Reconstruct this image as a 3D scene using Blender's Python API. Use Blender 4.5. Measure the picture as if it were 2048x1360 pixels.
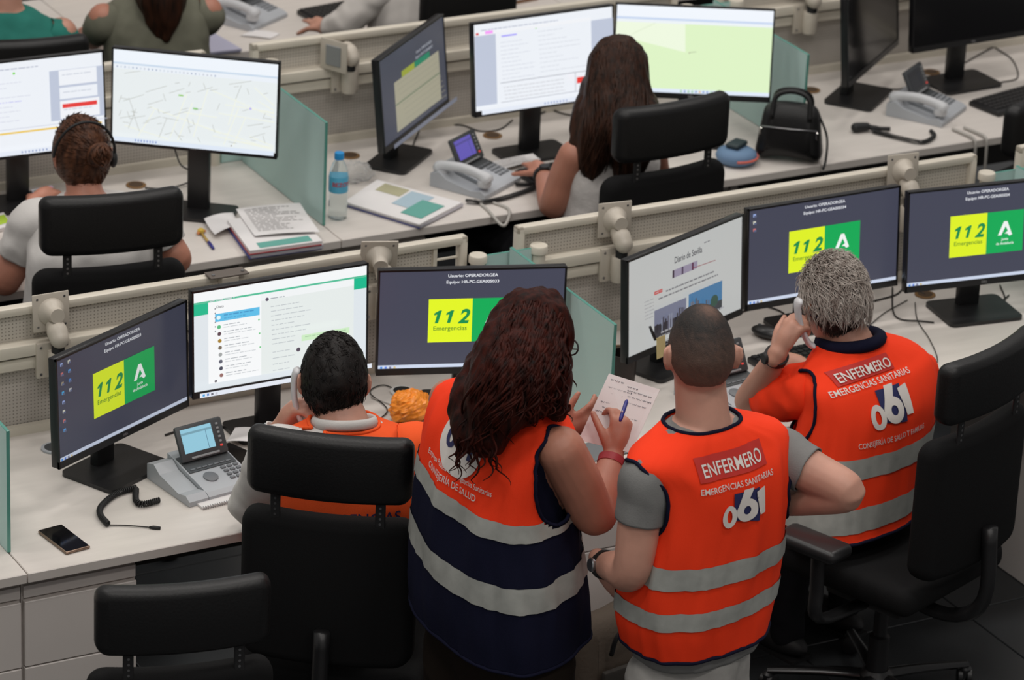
import bpy, bmesh, math, random
import numpy as np
from mathutils import Vector, Matrix, noise
from mathutils.bvhtree import BVHTree
random.seed(7); rng = np.random.default_rng(7)
S = bpy.context.scene
for o in list(bpy.data.objects): bpy.data.objects.remove(o)
COL = S.collection

# ------------------------------------------------------------------ camera
CF = 7492.88
CA, CT, CR = [math.radians(v) for v in (29.43487, 23.54299, 2.80748)]
CC = np.array([-3.1599, -8.0763, 5.2047])
cfw = np.array([math.sin(CA)*math.cos(CT), math.cos(CA)*math.cos(CT), -math.sin(CT)])
crt = np.array([math.cos(CA), -math.sin(CA), 0.0]); cup = np.cross(crt, cfw)
_c, _s = math.cos(CR), math.sin(CR)
crt, cup = _c*crt+_s*cup, -_s*crt+_c*cup
cd = bpy.data.cameras.new('camera'); cam = bpy.data.objects.new('camera', cd); COL.objects.link(cam)
cd.sensor_width = 36.0; cd.lens = CF/2048*36.0; cd.clip_end = 200
m = Matrix(((crt[0], cup[0], -cfw[0], CC[0]), (crt[1], cup[1], -cfw[1], CC[1]), (crt[2], cup[2], -cfw[2], CC[2]), (0, 0, 0, 1)))
cam.matrix_world = m
S.camera = cam
cd.dof.use_dof = True; cd.dof.focus_distance = 9.6; cd.dof.aperture_fstop = 5.0

# ------------------------------------------------------------------ world, light, exposure
S.view_settings.view_transform = 'Standard'; S.view_settings.look = 'None'
S.view_settings.gamma = 1.0; S.view_settings.use_curve_mapping = False
S.view_settings.exposure = 0.0
w = bpy.data.worlds.new('world'); S.world = w; w.use_nodes = True
bg = w.node_tree.nodes['Background']; bg.inputs[0].default_value = (1.0, 0.965, 0.94, 1); bg.inputs[1].default_value = 0.27
def area(name, loc, sx, sy, power, col, aim=None):
    l = bpy.data.lights.new(name, 'AREA'); l.shape = 'RECTANGLE'; l.size = sx; l.size_y = sy; l.energy = power; l.color = col
    o = bpy.data.objects.new(name, l); COL.objects.link(o); o.location = loc
    d = Vector(aim or (loc[0], loc[1], 0)) - Vector(loc)
    o.rotation_euler = d.to_track_quat('-Z', 'Y').to_euler()
for i, (x, y) in enumerate([(-1.5, 0.6), (1.8, 0.6), (5.0, 0.6), (-1.5, 3.6), (1.8, 3.6), (5.0, 3.6), (-1.5, -2.6), (1.8, -2.6), (-1.5, -5.6), (1.8, -5.6)]):  # last pair: unseen extra lamps, added to brighten the upright fronts
    area('ceiling_or_fill_lamp', (x, y, 6.4), 1.5, 0.6, 50, (1.0, 0.955, 0.905))

# ------------------------------------------------------------------ unprojection onto real planes
def ray(px, py): return cfw + crt*((px-1024)/CF) - cup*((py-680)/CF)
def AZ(px, py, z=0.74):
    d = ray(px, py); return CC + d*((z-CC[2])/d[2])
def AY(px, py, y):
    d = ray(px, py); return CC + d*((y-CC[1])/d[1])
FH = np.array([cfw[0], cfw[1], 0]); FH /= np.linalg.norm(FH)
RH = np.array([FH[1], -FH[0], 0])
def J(px, py, dep, ref):
    """point seen at a pixel, standing `dep` metres beyond the vertical plane through ref"""
    d = ray(px, py); r = np.array([ref[0], ref[1], 0])
    return CC + d*((dep - (CC-r)@FH)/(d@FH))

# ------------------------------------------------------------------ materials
def s2l(c): c = c/255.0; return c/12.92 if c <= 0.04045 else ((c+0.055)/1.055)**2.4
def rgb(*c): return tuple(s2l(v) for v in c)
MATS = {}
def mat(name, col, rough=0.6, metal=0.0, var=0.0, scale=30.0, bump=0.0, bscale=None, emit=0.0, trans=0.0, alpha=1.0, coat=0.0, sheen=0.0, sss=0.0, stretch=None, col2=None, spec=0.5):
    if name in MATS: return MATS[name]
    mt = bpy.data.materials.new(name); mt.use_nodes = True
    nt = mt.node_tree; b = nt.nodes['Principled BSDF']
    c = (*col, 1); b.inputs['Specular IOR Level'].default_value = spec
    b.inputs['Base Color'].default_value = c; b.inputs['Roughness'].default_value = rough; b.inputs['Metallic'].default_value = metal
    b.inputs['Coat Weight'].default_value = coat; b.inputs['Sheen Weight'].default_value = sheen
    if trans: b.inputs['Transmission Weight'].default_value = trans
    if alpha < 1: b.inputs['Alpha'].default_value = alpha
    if sss: b.inputs['Subsurface Weight'].default_value = sss; b.inputs['Subsurface Radius'].default_value = (0.012, 0.005, 0.003); b.inputs['Subsurface Scale'].default_value = 1.0
    if emit:
        b.inputs['Emission Color'].default_value = c; b.inputs['Emission Strength'].default_value = emit
        b.inputs['Base Color'].default_value = (0.015, 0.015, 0.018, 1)
    if var or bump:
        tc = nt.nodes.new('ShaderNodeTexCoord'); mp = nt.nodes.new('ShaderNodeMapping')
        nt.links.new(tc.outputs['Object'], mp.inputs[0])
        if stretch: mp.inputs['Scale'].default_value = stretch
        n = nt.nodes.new('ShaderNodeTexNoise'); n.inputs['Scale'].default_value = scale; n.inputs['Detail'].default_value = 5
        nt.links.new(mp.outputs[0], n.inputs['Vector'])
        if var:
            r = nt.nodes.new('ShaderNodeMix'); r.data_type = 'RGBA'
            k2 = col2 or tuple(max(0, v*(1-var)) for v in col); k1 = col if col2 else tuple(min(1, v*(1+var*0.6)) for v in col)
            r.inputs[6].default_value = (*k2, 1); r.inputs[7].default_value = (*k1, 1)
            mr = nt.nodes.new('ShaderNodeMapRange'); mr.inputs[1].default_value = 0.3; mr.inputs[2].default_value = 0.7
            nt.links.new(n.outputs[0], mr.inputs[0]); nt.links.new(mr.outputs[0], r.inputs[0]); nt.links.new(r.outputs[2], b.inputs['Base Color'])
        if bump:
            n2 = nt.nodes.new('ShaderNodeTexNoise'); n2.inputs['Scale'].default_value = bscale or scale; n2.inputs['Detail'].default_value = 4
            nt.links.new(mp.outputs[0], n2.inputs['Vector'])
            bp = nt.nodes.new('ShaderNodeBump'); bp.inputs['Strength'].default_value = bump; bp.inputs['Distance'].default_value = 0.004
            nt.links.new(n2.outputs[0], bp.inputs['Height']); nt.links.new(bp.outputs[0], b.inputs['Normal'])
    MATS[name] = mt
    return mt
def perforated(name, col, hole, pitch=0.0105, rad=0.0021):
    mt = mat(name, col, 0.55)
    nt = mt.node_tree; b = nt.nodes['Principled BSDF']
    tc = nt.nodes.new('ShaderNodeTexCoord'); sp = nt.nodes.new('ShaderNodeSeparateXYZ'); nt.links.new(tc.outputs['Object'], sp.inputs[0])
    def mth(op, a, bb=None):
        n = nt.nodes.new('ShaderNodeMath'); n.operation = op
        for i, v in enumerate((a, bb)):
            if v is None: continue
            if isinstance(v, (int, float)): n.inputs[i].default_value = v
            else: nt.links.new(v, n.inputs[i])
        return n.outputs[0]
    def cell(x): return mth('SUBTRACT', mth('FRACT', mth('MULTIPLY', x, 1/pitch)), 0.5)
    cx, cz = cell(sp.outputs[0]), cell(sp.outputs[2])
    d = mth('SQRT', mth('ADD', mth('MULTIPLY', cx, cx), mth('MULTIPLY', cz, cz)))
    k = mth('LESS_THAN', d, rad/pitch)
    mx = nt.nodes.new('ShaderNodeMix'); mx.data_type = 'RGBA'; mx.inputs[6].default_value = (*col, 1); mx.inputs[7].default_value = (*hole, 1)
    nt.links.new(k, mx.inputs[0]); nt.links.new(mx.outputs[2], b.inputs['Base Color'])
    return mt
M_desk = mat('white_laminate', (0.66, 0.615, 0.575), 0.40, var=0.05, scale=6, stretch=(1, 6, 1))
M_edge = mat('laminate_edge', (0.50, 0.47, 0.44), 0.5)
M_ped = mat('pedestal_white', (0.68, 0.635, 0.60), 0.5, var=0.03, scale=3)
M_cream = mat('cream_metal', (0.66, 0.61, 0.52), 0.4, var=0.03, scale=8)
M_perf = perforated('perforated_metal', (0.56, 0.52, 0.46), (0.26, 0.235, 0.20))
M_perf2 = perforated('perforated_metal_lower', (0.50, 0.46, 0.42), (0.25, 0.225, 0.20))
M_beige = mat('beige_plastic', (0.52, 0.47, 0.40), 0.38, var=0.04, scale=12)
M_black = mat('black_plastic', (0.012, 0.012, 0.013), 0.38, bump=0.05, scale=300)
M_blackm = mat('black_matte', (0.010, 0.010, 0.011), 0.6)
M_bezel = mat('monitor_bezel', (0.010, 0.010, 0.011), 0.32)
M_fabric = mat('black_fabric', (0.007, 0.007, 0.0075), 0.85, bump=0.25, scale=500, spec=0.18)
M_leather = mat('black_leather', (0.006, 0.006, 0.0065), 0.44, bump=0.15, scale=160, spec=0.4)
M_grey = mat('phone_grey', (0.42, 0.44, 0.47), 0.42, var=0.03, scale=10)
M_dgrey = mat('phone_dark_grey', (0.055, 0.06, 0.065), 0.45)
M_key = mat('phone_keys', (0.16, 0.17, 0.185), 0.5)
M_white = mat('white_plastic', (0.74, 0.73, 0.71), 0.4)
M_paper = mat('white_paper', (0.74, 0.72, 0.72), 0.8, var=0.03, scale=5)
M_ink = mat('grey_ink', (0.32, 0.31, 0.31), 0.8)
M_ink2 = mat('dark_ink', (0.10, 0.10, 0.14), 0.8)
M_brass = mat('brown_grommet', (0.20, 0.105, 0.035), 0.5, var=0.1, scale=20)
M_floor = mat('dark_floor_tile', (0.024, 0.026, 0.028), 0.28, var=0.25, scale=3, bump=0.02)
M_grout = mat('floor_joint', (0.012, 0.012, 0.013), 0.7)
M_steel = mat('steel', (0.35, 0.35, 0.36), 0.3, 0.9)
M_cable = mat('black_cable', (0.020, 0.017, 0.016), 0.5)
M_cableg = mat('grey_cable', (0.42, 0.40, 0.37), 0.5)
M_navy = mat('navy_fabric', (0.007, 0.008, 0.024), 0.9, bump=0.2, scale=400, spec=0.15)
M_orange = mat('orange_fluorescent_fabric', (1.0, 0.052, 0.012), 0.8, var=0.04, scale=9, bump=0.12, bscale=420, spec=0.2)
M_orange2 = mat('pale_orange_fabric', (0.95, 0.115, 0.025), 0.8, var=0.05, scale=9, bump=0.12, bscale=420, spec=0.2)
M_reflect = mat('reflective_tape', (0.42, 0.43, 0.40), 0.45, 0.15, var=0.12, scale=30, bump=0.1, bscale=60)
M_print = mat('white_print', (0.74, 0.70, 0.66), 0.6)
M_patch = mat('red_patch', (0.52, 0.022, 0.014), 0.7)
M_bluep = mat('navy_print', (0.018, 0.022, 0.10), 0.6)
M_tee = mat('grey_jersey', (0.20, 0.20, 0.195), 0.85, var=0.06, scale=25, bump=0.2, bscale=300)
M_wtee = mat('white_jersey', (0.62, 0.60, 0.58), 0.85, var=0.03, scale=12, bump=0.15, bscale=250)
M_lace = mat('white_lace_cotton', (0.60, 0.57, 0.55), 0.85, var=0.08, scale=60, bump=0.3, bscale=120)
M_jeans = mat('pale_grey_denim', (0.40, 0.39, 0.37), 0.85, var=0.08, scale=40, bump=0.2, bscale=400)
M_brownp = mat('dark_brown_trousers', (0.016, 0.011, 0.008), 0.9, var=0.1, scale=14, bump=0.2, bscale=300, spec=0.15)
M_darkp = mat('dark_trousers', (0.010, 0.010, 0.012), 0.9, spec=0.15)
SK = dict(sss=0.06)
M_skin1 = mat('skin_a', (0.55, 0.285, 0.21), 0.5, var=0.10, scale=14, bump=0.05, bscale=200, **SK)
M_skin2 = mat('skin_b', (0.46, 0.20, 0.135), 0.5, var=0.10, scale=14, bump=0.05, bscale=200, **SK)
M_skin3 = mat('skin_c', (0.52, 0.265, 0.19), 0.5, var=0.10, scale=14, bump=0.05, bscale=200, **SK)
def hairmat(name, c1, c2): return mat(name, c1, 0.5, var=0.5, scale=22, col2=c2, stretch=(3, 3, 0.6), bump=0.25, bscale=120, spec=0.22)
M_hcurly = hairmat('dark_auburn_hair', (0.055, 0.010, 0.006), (0.009, 0.0045, 0.004)); M_hcurly.node_tree.nodes['Principled BSDF'].inputs['Specular IOR Level'].default_value = 0.1
M_hlong = hairmat('dark_brown_hair', (0.050, 0.018, 0.009), (0.011, 0.006, 0.004))
M_hbun = hairmat('brown_hair', (0.125, 0.048, 0.022), (0.030, 0.013, 0.008))
M_hblack = hairmat('black_hair', (0.012, 0.009, 0.008), (0.006, 0.005, 0.005))
M_hgrey = hairmat('grey_hair', (0.60, 0.55, 0.50), (0.24, 0.19, 0.165))
M_hgreyd = hairmat('dark_grey_hair', (0.075, 0.06, 0.052), (0.028, 0.022, 0.02))
M_eye = mat('eye_white', (0.75, 0.73, 0.70), 0.3); M_iris = mat('iris', (0.03, 0.015, 0.01), 0.2); M_lip = mat('lip', (0.32, 0.10, 0.08), 0.5)
# frosted glass
M_glass = mat('frosted_glass', (0.60, 0.80, 0.77), 0.6, trans=0.22)
M_glass.node_tree.nodes['Principled BSDF'].inputs['IOR'].default_value = 1.2
M_gedge = mat('glass_edge', (0.12, 0.36, 0.30), 0.25, trans=0.2)

# ------------------------------------------------------------------ mesh builder
def nrm(v): v = np.asarray(v, float); return v/(np.linalg.norm(v)+1e-12)
class MB:
    def __init__(s): s.v = []; s.f = []; s.m = []
    def add(s, V, Fs, mi=0):
        b = len(s.v); s.v.extend([tuple(map(float, p)) for p in V]); s.f.extend([tuple(b+i for i in q) for q in Fs]); s.m.extend([mi]*len(Fs)); return s
    def box(s, c, size, R=None, mi=0):
        c = np.asarray(c, float); h = np.asarray(size, float)/2
        V = [np.array((x, y, z))*h for x in (-1, 1) for y in (-1, 1) for z in (-1, 1)]
        if R is not None: V = [R@p for p in V]
        return s.add([c+p for p in V], [(0, 1, 3, 2), (4, 6, 7, 5), (0, 4, 5, 1), (2, 3, 7, 6), (0, 2, 6, 4), (1, 5, 7, 3)], mi)
    def rbox(s, c, size, r=0.01, seg=2, R=None, mi=0, fn=None):
        bm = bmesh.new(); bmesh.ops.create_cube(bm, size=1.0)
        for v in bm.verts: v.co = Vector((v.co.x*size[0], v.co.y*size[1], v.co.z*size[2]))
        bmesh.ops.bevel(bm, geom=bm.edges[:], offset=min(r, min(size)*0.49), segments=seg, profile=0.5, affect='EDGES')
        V = [np.array(v.co) for v in bm.verts]; F_ = [[v.index for v in f.verts] for f in bm.faces]; bm.free()
        if fn: V = [np.asarray(fn(p)) for p in V]
        if R is not None: V = [R@p for p in V]
        return s.add([np.asarray(c, float)+p for p in V], F_, mi)
    def tube(s, P, r, sides=8, mi=0, caps=True, flat=None):
        P = np.asarray(P, float); n = len(P)
        r = np.full(n, float(r)) if np.isscalar(r) else np.asarray(r, float)
        T = np.gradient(P, axis=0); T /= (np.linalg.norm(T, axis=1)[:, None]+1e-12)
        a = np.array((0, 0, 1.0)) if abs(T[0][2]) < 0.9 else np.array((1.0, 0, 0))
        N = nrm(np.cross(T[0], a)); V = []
        for i in range(n):
            N = nrm(N - T[i]*(N@T[i])); B = np.cross(T[i], N)
            for k in range(sides):
                t = 2*math.pi*k/sides; V.append(P[i] + r[i]*(math.cos(t)*N + math.sin(t)*B*(flat or 1)))
        F_ = [(i*sides+k, i*sides+(k+1) % sides, (i+1)*sides+(k+1) % sides, (i+1)*sides+k) for i in range(n-1) for k in range(sides)]
        if caps: F_ += [tuple(range(sides-1, -1, -1)), tuple((n-1)*sides+k for k in range(sides))]
        return s.add(V, F_, mi)
    def limb(s, P, r, sides=16, mi=0):
        """smooth tapered limb with round ends"""
        Q = crom(np.column_stack([np.asarray(P, float), np.asarray(r, float)]), 8)
        d0 = nrm(Q[0, :3]-Q[1, :3]); d1 = nrm(Q[-1, :3]-Q[-2, :3]); a, b = Q[0, 3], Q[-1, 3]
        st = [np.append(Q[0, :3]+d0*a*x, a*math.sqrt(max(0.0004, 1-x*x))) for x in (0.98, 0.85, 0.6, 0.3)]
        en = [np.append(Q[-1, :3]+d1*b*x, b*math.sqrt(max(0.0004, 1-x*x))) for x in (0.3, 0.6, 0.85, 0.98)]
        Q = np.vstack([st, Q, en]); return s.tube(Q[:, :3], Q[:, 3], sides, mi)
    def lathe(s, prof, c=(0, 0, 0), seg=20, mi=0, R=None):
        V = []; n = len(prof)
        for (r, z) in prof:
            for k in range(seg):
                t = 2*math.pi*k/seg; p = np.array((r*math.cos(t), r*math.sin(t), z)); V.append(np.asarray(c)+(R@p if R is not None else p))
        F_ = [(i*seg+k, i*seg+(k+1) % seg, (i+1)*seg+(k+1) % seg, (i+1)*seg+k) for i in range(n-1) for k in range(seg)]
        F_ += [tuple(range(seg-1, -1, -1)), tuple((n-1)*seg+k for k in range(seg))]
        return s.add(V, F_, mi)
    def ell(s, c, rad, R=None, mi=0, seg=20, rings=12):
        prof = [(math.sin(math.pi*i/rings), -math.cos(math.pi*i/rings)) for i in range(rings+1)]
        V = []
        for (r, z) in prof:
            r = max(r, 1e-3)
            for k in range(seg):
                t = 2*math.pi*k/seg; p = np.array((r*math.cos(t), r*math.sin(t), z))*np.asarray(rad); V.append(np.asarray(c)+(R@p if R is not None else p))
        n = rings+1
        F_ = [(i*seg+k, i*seg+(k+1) % seg, (i+1)*seg+(k+1) % seg, (i+1)*seg+k) for i in range(n-1) for k in range(seg)]
        F_ += [tuple(range(seg-1, -1, -1)), tuple((n-1)*seg+k for k in range(seg))]
        return s.add(V, F_, mi)
    def prism(s, poly, z0, z1, mi=0):
        n = len(poly); V = [(x, y, z0) for x, y in poly]+[(x, y, z1) for x, y in poly]
        return s.add(V, [tuple(range(n-1, -1, -1)), tuple(range(n, 2*n))]+[(i, (i+1) % n, n+(i+1) % n, n+i) for i in range(n)], mi)
    def rings(s, Rg, mi=0, caps=True, close=True):
        nr, ns = len(Rg), len(Rg[0]); V = [p for r in Rg for p in r]
        F_ = [(i*ns+k, i*ns+(k+1) % ns, (i+1)*ns+(k+1) % ns, (i+1)*ns+k) for i in range(nr-1) for k in range(ns if close else ns-1)]
        if caps: F_ += [tuple(range(ns-1, -1, -1)), tuple((nr-1)*ns+k for k in range(ns))]
        return s.add(V, F_, mi)
    def mesh(s, name, mats, smooth=False, org=None, angle=None):
        me = bpy.data.meshes.new(name)
        V = s.v if org is None else [tuple(np.asarray(p)-np.asarray(org)) for p in s.v]
        me.from_pydata(V, [], s.f)
        for mt in (mats if isinstance(mats, (list, tuple)) else [mats]): me.materials.append(mt)
        me.polygons.foreach_set('material_index', s.m)
        if smooth: me.polygons.foreach_set('use_smooth', [True]*len(me.polygons))
        me.update()
        if smooth and angle: me.set_sharp_from_angle(angle=math.radians(angle))
        return me
    def build(s, name, mats, parent=None, smooth=False, org=None, angle=None):
        return link(name, s.mesh(name, mats, smooth, org, angle), parent)
def crom(P, k):
    P = np.asarray(P, float)
    if len(P) < 3: return np.array([P[0]+(P[-1]-P[0])*t for t in np.linspace(0, 1, k+1)])
    Q = np.vstack([2*P[0]-P[1], P, 2*P[-1]-P[-2]]); out = []
    for i in range(1, len(Q)-2):
        for j in range(k):
            t = j/k; a, b, c, d = Q[i-1:i+3]
            out.append(0.5*(2*b+(c-a)*t+(2*a-5*b+4*c-d)*t*t+(3*b-a-3*c+d)*t**3))
    out.append(P[-1]); return np.array(out)
def link(name, me, parent=None):
    o = bpy.data.objects.new(name, me); COL.objects.link(o)
    if parent: o.parent = parent
    return o
def tag(o, label, cat, group=None):
    o['label'] = label; o['category'] = cat
    if group: o['group'] = group
    return o
def thing(name, label, cat, loc=(0, 0, 0), rz=0.0, group=None):
    o = bpy.data.objects.new(name, None); COL.objects.link(o); o.empty_display_size = 0.05
    o.location = tuple(map(float, loc)); o.rotation_euler = (0, 0, rz); return tag(o, label, cat, group)
def struct(o): o['kind'] = 'structure'; return o
CACHE = {}
def cached(key, fn):
    if key not in CACHE: CACHE[key] = fn()
    return CACHE[key]
def rotx(a): c, s = math.cos(a), math.sin(a); return np.array([[1, 0, 0], [0, c, -s], [0, s, c]])
def roty(a): c, s = math.cos(a), math.sin(a); return np.array([[c, 0, s], [0, 1, 0], [-s, 0, c]])
def rotz(a): c, s = math.cos(a), math.sin(a); return np.array([[c, -s, 0], [s, c, 0], [0, 0, 1]])
D2 = math.radians
TXT = {}
def text2d(st, size=1.0, bold=0.0, shear=0.0, width=None, align='CENTER'):
    """glyph outlines of the built-in font as flat faces"""
    k = (st, bold, shear, align)
    if k not in TXT:
        c = bpy.data.curves.new('lettering', 'FONT'); c.body = st; c.size = 1.0; c.offset = bold; c.shear = shear; c.align_x = align; c.resolution_u = 3
        o = bpy.data.objects.new('lettering', c); me = bpy.data.meshes.new_from_object(o)
        V = np.array([v.co[:2] for v in me.vertices]) if len(me.vertices) else np.zeros((0, 2)); F_ = [tuple(p.vertices) for p in me.polygons]
        bpy.data.objects.remove(o); bpy.data.curves.remove(c); bpy.data.meshes.remove(me); TXT[k] = (V, F_)
    V, F_ = TXT[k]; V = V*size
    if width and len(V):
        e = V[:, 0].max()-V[:, 0].min(); V = V.copy(); V[:, 0] *= width/e
    return V, F_

# ================================================================== STRUCTURE
PB = 1.8                                   # bay pitch
ROWS = {'A': (0.0, 0.0), 'B': (-0.05, 1.75), 'C': (-0.05, 3.5)}   # x offset, front edge y
DZ = 0.74
fl = struct(MB().box((1.5, 2.0, -0.03), (16, 16, 0.04)).build('floor', M_grout))
fl['label'] = 'dark tiled floor of the control room'; fl['category'] = 'floor'
tile_me = MB().rbox((0, 0, 0), (0.596, 0.596, 0.012), 0.002, 1).mesh('tile', M_floor)
for i in range(14):
    for j in range(13):
        t = link('tile', tile_me, fl); t.location = (-2.1+i*0.6, -2.7+j*0.6, -0.004)

# ------------------------------------------------------------------ desks, partitions, glass
ORD = {-1: 'outermost', 0: 'left', 1: 'middle', 2: 'right'}
ROWN = {'A': 'front row', 'B': 'second row', 'C': 'back row'}
M_shaded = mat('shaded_board', (0.03, 0.027, 0.025), 0.6)  # shade beneath the worktop put into the modesty panel's colour
def desk(row, k):
    ox, oy = ROWS[row]; x0 = ox+k*PB
    where = {('A', -1): 'beyond the glass divider at the left edge', ('A', 0): 'in front row under the mobile phone', ('A', 1): 'in front row before the grey-haired man', ('A', 2): 'in front row at far right end',
             ('B', 0): 'in second row under the ballpoint pen', ('B', 1): 'in second row under the water bottle', ('B', 2): 'in second row under the black handbag',
             ('C', 0): 'in back row at upper left corner', ('C', 1): 'in back row with cardboard box', ('C', 2): 'in back row at upper right'}[(row, k)]
    t = thing('desk', 'white laminate desk '+where, 'desk', (x0, oy, 0), 0, 'white desks in three rows')
    def top():
        b = MB().rbox((PB/2, 0.40, DZ-0.014), (PB-0.003, 0.80, 0.028), 0.002, 1); return b.mesh('worktop', M_desk)
    link('worktop', cached('worktop', top), t)
    link('modesty_panel', cached('modesty', lambda: MB().box((PB/2, 0.66, 0.52), (PB-0.07, 0.02, 0.36)).mesh('modesty_panel', M_shaded)), t)
    for xx in (0.02, PB-0.02):
        link('leg', cached('leg%.2f' % xx, lambda: MB().box((xx, 0.66, 0.356), (0.03, 0.2, 0.711)).mesh('leg', M_ped)), t)
def pedestal(x, oy, label, mirror=False):
    t = thing('drawer_pedestal', label, 'drawers', (x, oy+0.035, 0), 0, 'white drawer pedestals')
    wdt = 0.32
    link('body', cached('pedbody', lambda: MB().box((wdt/2, 0.25, 0.345), (wdt, 0.46, 0.68)).mesh('body', M_ped)), t)
    for z0, z1 in ((0.05, 0.228), (0.232, 0.445), (0.449, 0.64)):
        d = link('drawer', cached('drw%.2f' % z0, lambda: MB().rbox((wdt/2, 0.009, (z0+z1)/2), (wdt-0.006, 0.02, z1-z0), 0.002, 1).mesh('drawer', M_ped)), t)
    link('grip_rail', cached('grip', lambda: MB().box((wdt/2, 0.014, 0.665), (wdt-0.006, 0.012, 0.034)).mesh('grip_rail', M_ped)), t)
def partition(row, k):
    ox, oy = ROWS[row]; x0 = ox+k*PB
    names = {'A': {-1: 'hidden behind glass at the left', 0: 'behind the seated man with black hair', 1: 'behind the grey-haired man', 2: 'at the far right of the front row'},
             'B': {0: 'behind the woman with a hair bun', 1: 'behind the long-haired woman', 2: 'behind the black switched-off screens'},
             'C': {0: 'behind the green jumper', 1: 'behind the desk with the cardboard box', 2: 'at the back right corner'}}
    t = thing('partition_panel', 'cream metal desk partition with perforated infill '+names[row][k], 'partition', (x0, oy+0.81, DZ), 0, 'cream desk partitions')
    L0, L1 = 0.048, 1.684; H = 0.384
    opening = row == 'A' and k == 0
    def frame():
        b = MB(); b.rbox(((L0+L1)/2, 0, H-0.013), (L1-L0, 0.034, 0.026), 0.007, 2)
        for x in (L0+0.013, L1-0.013): b.rbox((x, 0, H/2), (0.026, 0.034, H), 0.007, 2)
        return b.mesh('frame', M_cream, True, angle=35)
    link('frame', cached('pframe', frame), t)
    xr = L1-0.11 if opening else L1-0.026
    link('upper_infill', cached('pup%d' % opening, lambda: MB().box(((L0+0.026+xr)/2, 0.004, 0.318), (xr-L0-0.026, 0.008, 0.082)).mesh('upper_infill', M_perf)), t)
    if opening:
        MB().box((xr+0.006, 0, 0.318), (0.012, 0.02, 0.082)).build('infill_stop', M_cream, t); MB().box((L1-0.06, 0.004, 0.316), (0.08, 0.01, 0.004)).build('cross_wire', M_cream, t)
    def rail():
        b = MB(); b.rbox(((L0+L1)/2, -0.022, 0.263), (L1-L0-0.05, 0.045, 0.036), 0.004, 2)
        b.box(((L0+L1)/2, -0.012, 0.241), (L1-L0-0.06, 0.02, 0.010)); b.rbox(((L0+L1)/2, -0.016, 0.220), (L1-L0-0.05, 0.033, 0.034), 0.003, 2)
        return b.mesh('tool_rail', M_cream, True, angle=35)
    link('tool_rail', cached('prail', rail), t)
    link('rail_slot', cached('pslot', lambda: MB().box(((L0+L1)/2, -0.0245, 0.241), (L1-L0-0.06, 0.006, 0.009)).mesh('rail_slot', M_dgrey)), t)
    link('lower_infill', cached('plow', lambda: MB().box(((L0+L1)/2, 0.004, 0.103), (L1-L0-0.052, 0.008, 0.204)).mesh('lower_infill', M_perf2)), t)
    link('foot_strip', cached('pfoot', lambda: MB().box(((L0+L1)/2, -0.012, 0.013), (L1-L0-0.052, 0.02, 0.026)).mesh('foot_strip', M_cream)), t)
def post(x, y, label):
    t = thing('glass_post', label, 'post', (x, y, DZ), 0, 'cream capped posts holding the glass')
    link('shaft', cached('shaft', lambda: MB().lathe([(0.021, 0), (0.021, 0.312)], seg=20).mesh('shaft', M_cream, True, angle=40)), t)
    link('cap', cached('cap', lambda: MB().lathe([(0.024, 0.311), (0.0275, 0.314), (0.0275, 0.332), (0.025, 0.336)], seg=28).mesh('cap', M_cream, True, angle=40)), t)
def pane(name, c, size, label, group):
    b = MB(); b.rbox((0, 0, 0), size, 0.0012, 1)
    o = b.build(name, [M_glass, M_gedge]); o.location = tuple(c)
    ax = int(np.argmin(size))
    for p in o.data.polygons: p.material_index = 0 if abs(p.normal[ax]) > 0.9 else 1
    return tag(o, label, 'glass', group)
def glassset(row, k, w1, w2):
    ox, oy = ROWS[row]; x = ox+k*PB
    pane('glass_divider', (x, oy+0.13+0.3075, DZ+0.001+0.175), (0.010, 0.615, 0.350), 'frosted green glass side divider '+w1, 'frosted glass dividers')
    pane('back_glass', (x, oy+0.76, DZ+0.001+0.165), (0.155, 0.008, 0.33), 'narrow frosted glass pane between two posts '+w1, 'narrow back panes')
    post(x-0.101, oy+0.76, 'cream round-capped post left of the glass '+w2); post(x+0.101, oy+0.76, 'cream round-capped post right of the glass '+w2)

for k in (-1, 0, 1, 2): desk('A', k); partition('A', k)
for k in (0, 1, 2): desk('B', k); partition('B', k)
for k in (0, 1, 2): desk('C', k); partition('C', k)
glassset('A', 0, 'at the lower left picture edge', 'at the lower left picture edge')
glassset('A', 1, 'behind the handwritten sheet', 'behind the curly-haired woman')
glassset('A', 2, 'at the right edge of the front row', 'at the right end of the front row')
glassset('B', 1, 'beside the water bottle', 'beside the street map screen')
glassset('B', 2, 'beside the black handbag', 'beside the pale green map screen')
for x, oy, l in [(-0.322, 0.0, 'white drawer pedestal at the lower left corner'), (0.002, 0.0, 'white drawer pedestal below the mobile phone'),
                 (1.476, 0.0, 'white drawer pedestal left of the khaki bag'), (1.804, 0.0, 'white drawer pedestal behind the khaki bag'), (3.275, 0.0, 'white drawer pedestal behind the reclined chair at right'),
                 (1.42, 1.75, 'white drawer pedestal of second row below the paper stack'), (1.755, 1.75, 'white drawer pedestal of second row below the water bottle')]:
    pedestal(x, oy, l)

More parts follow.
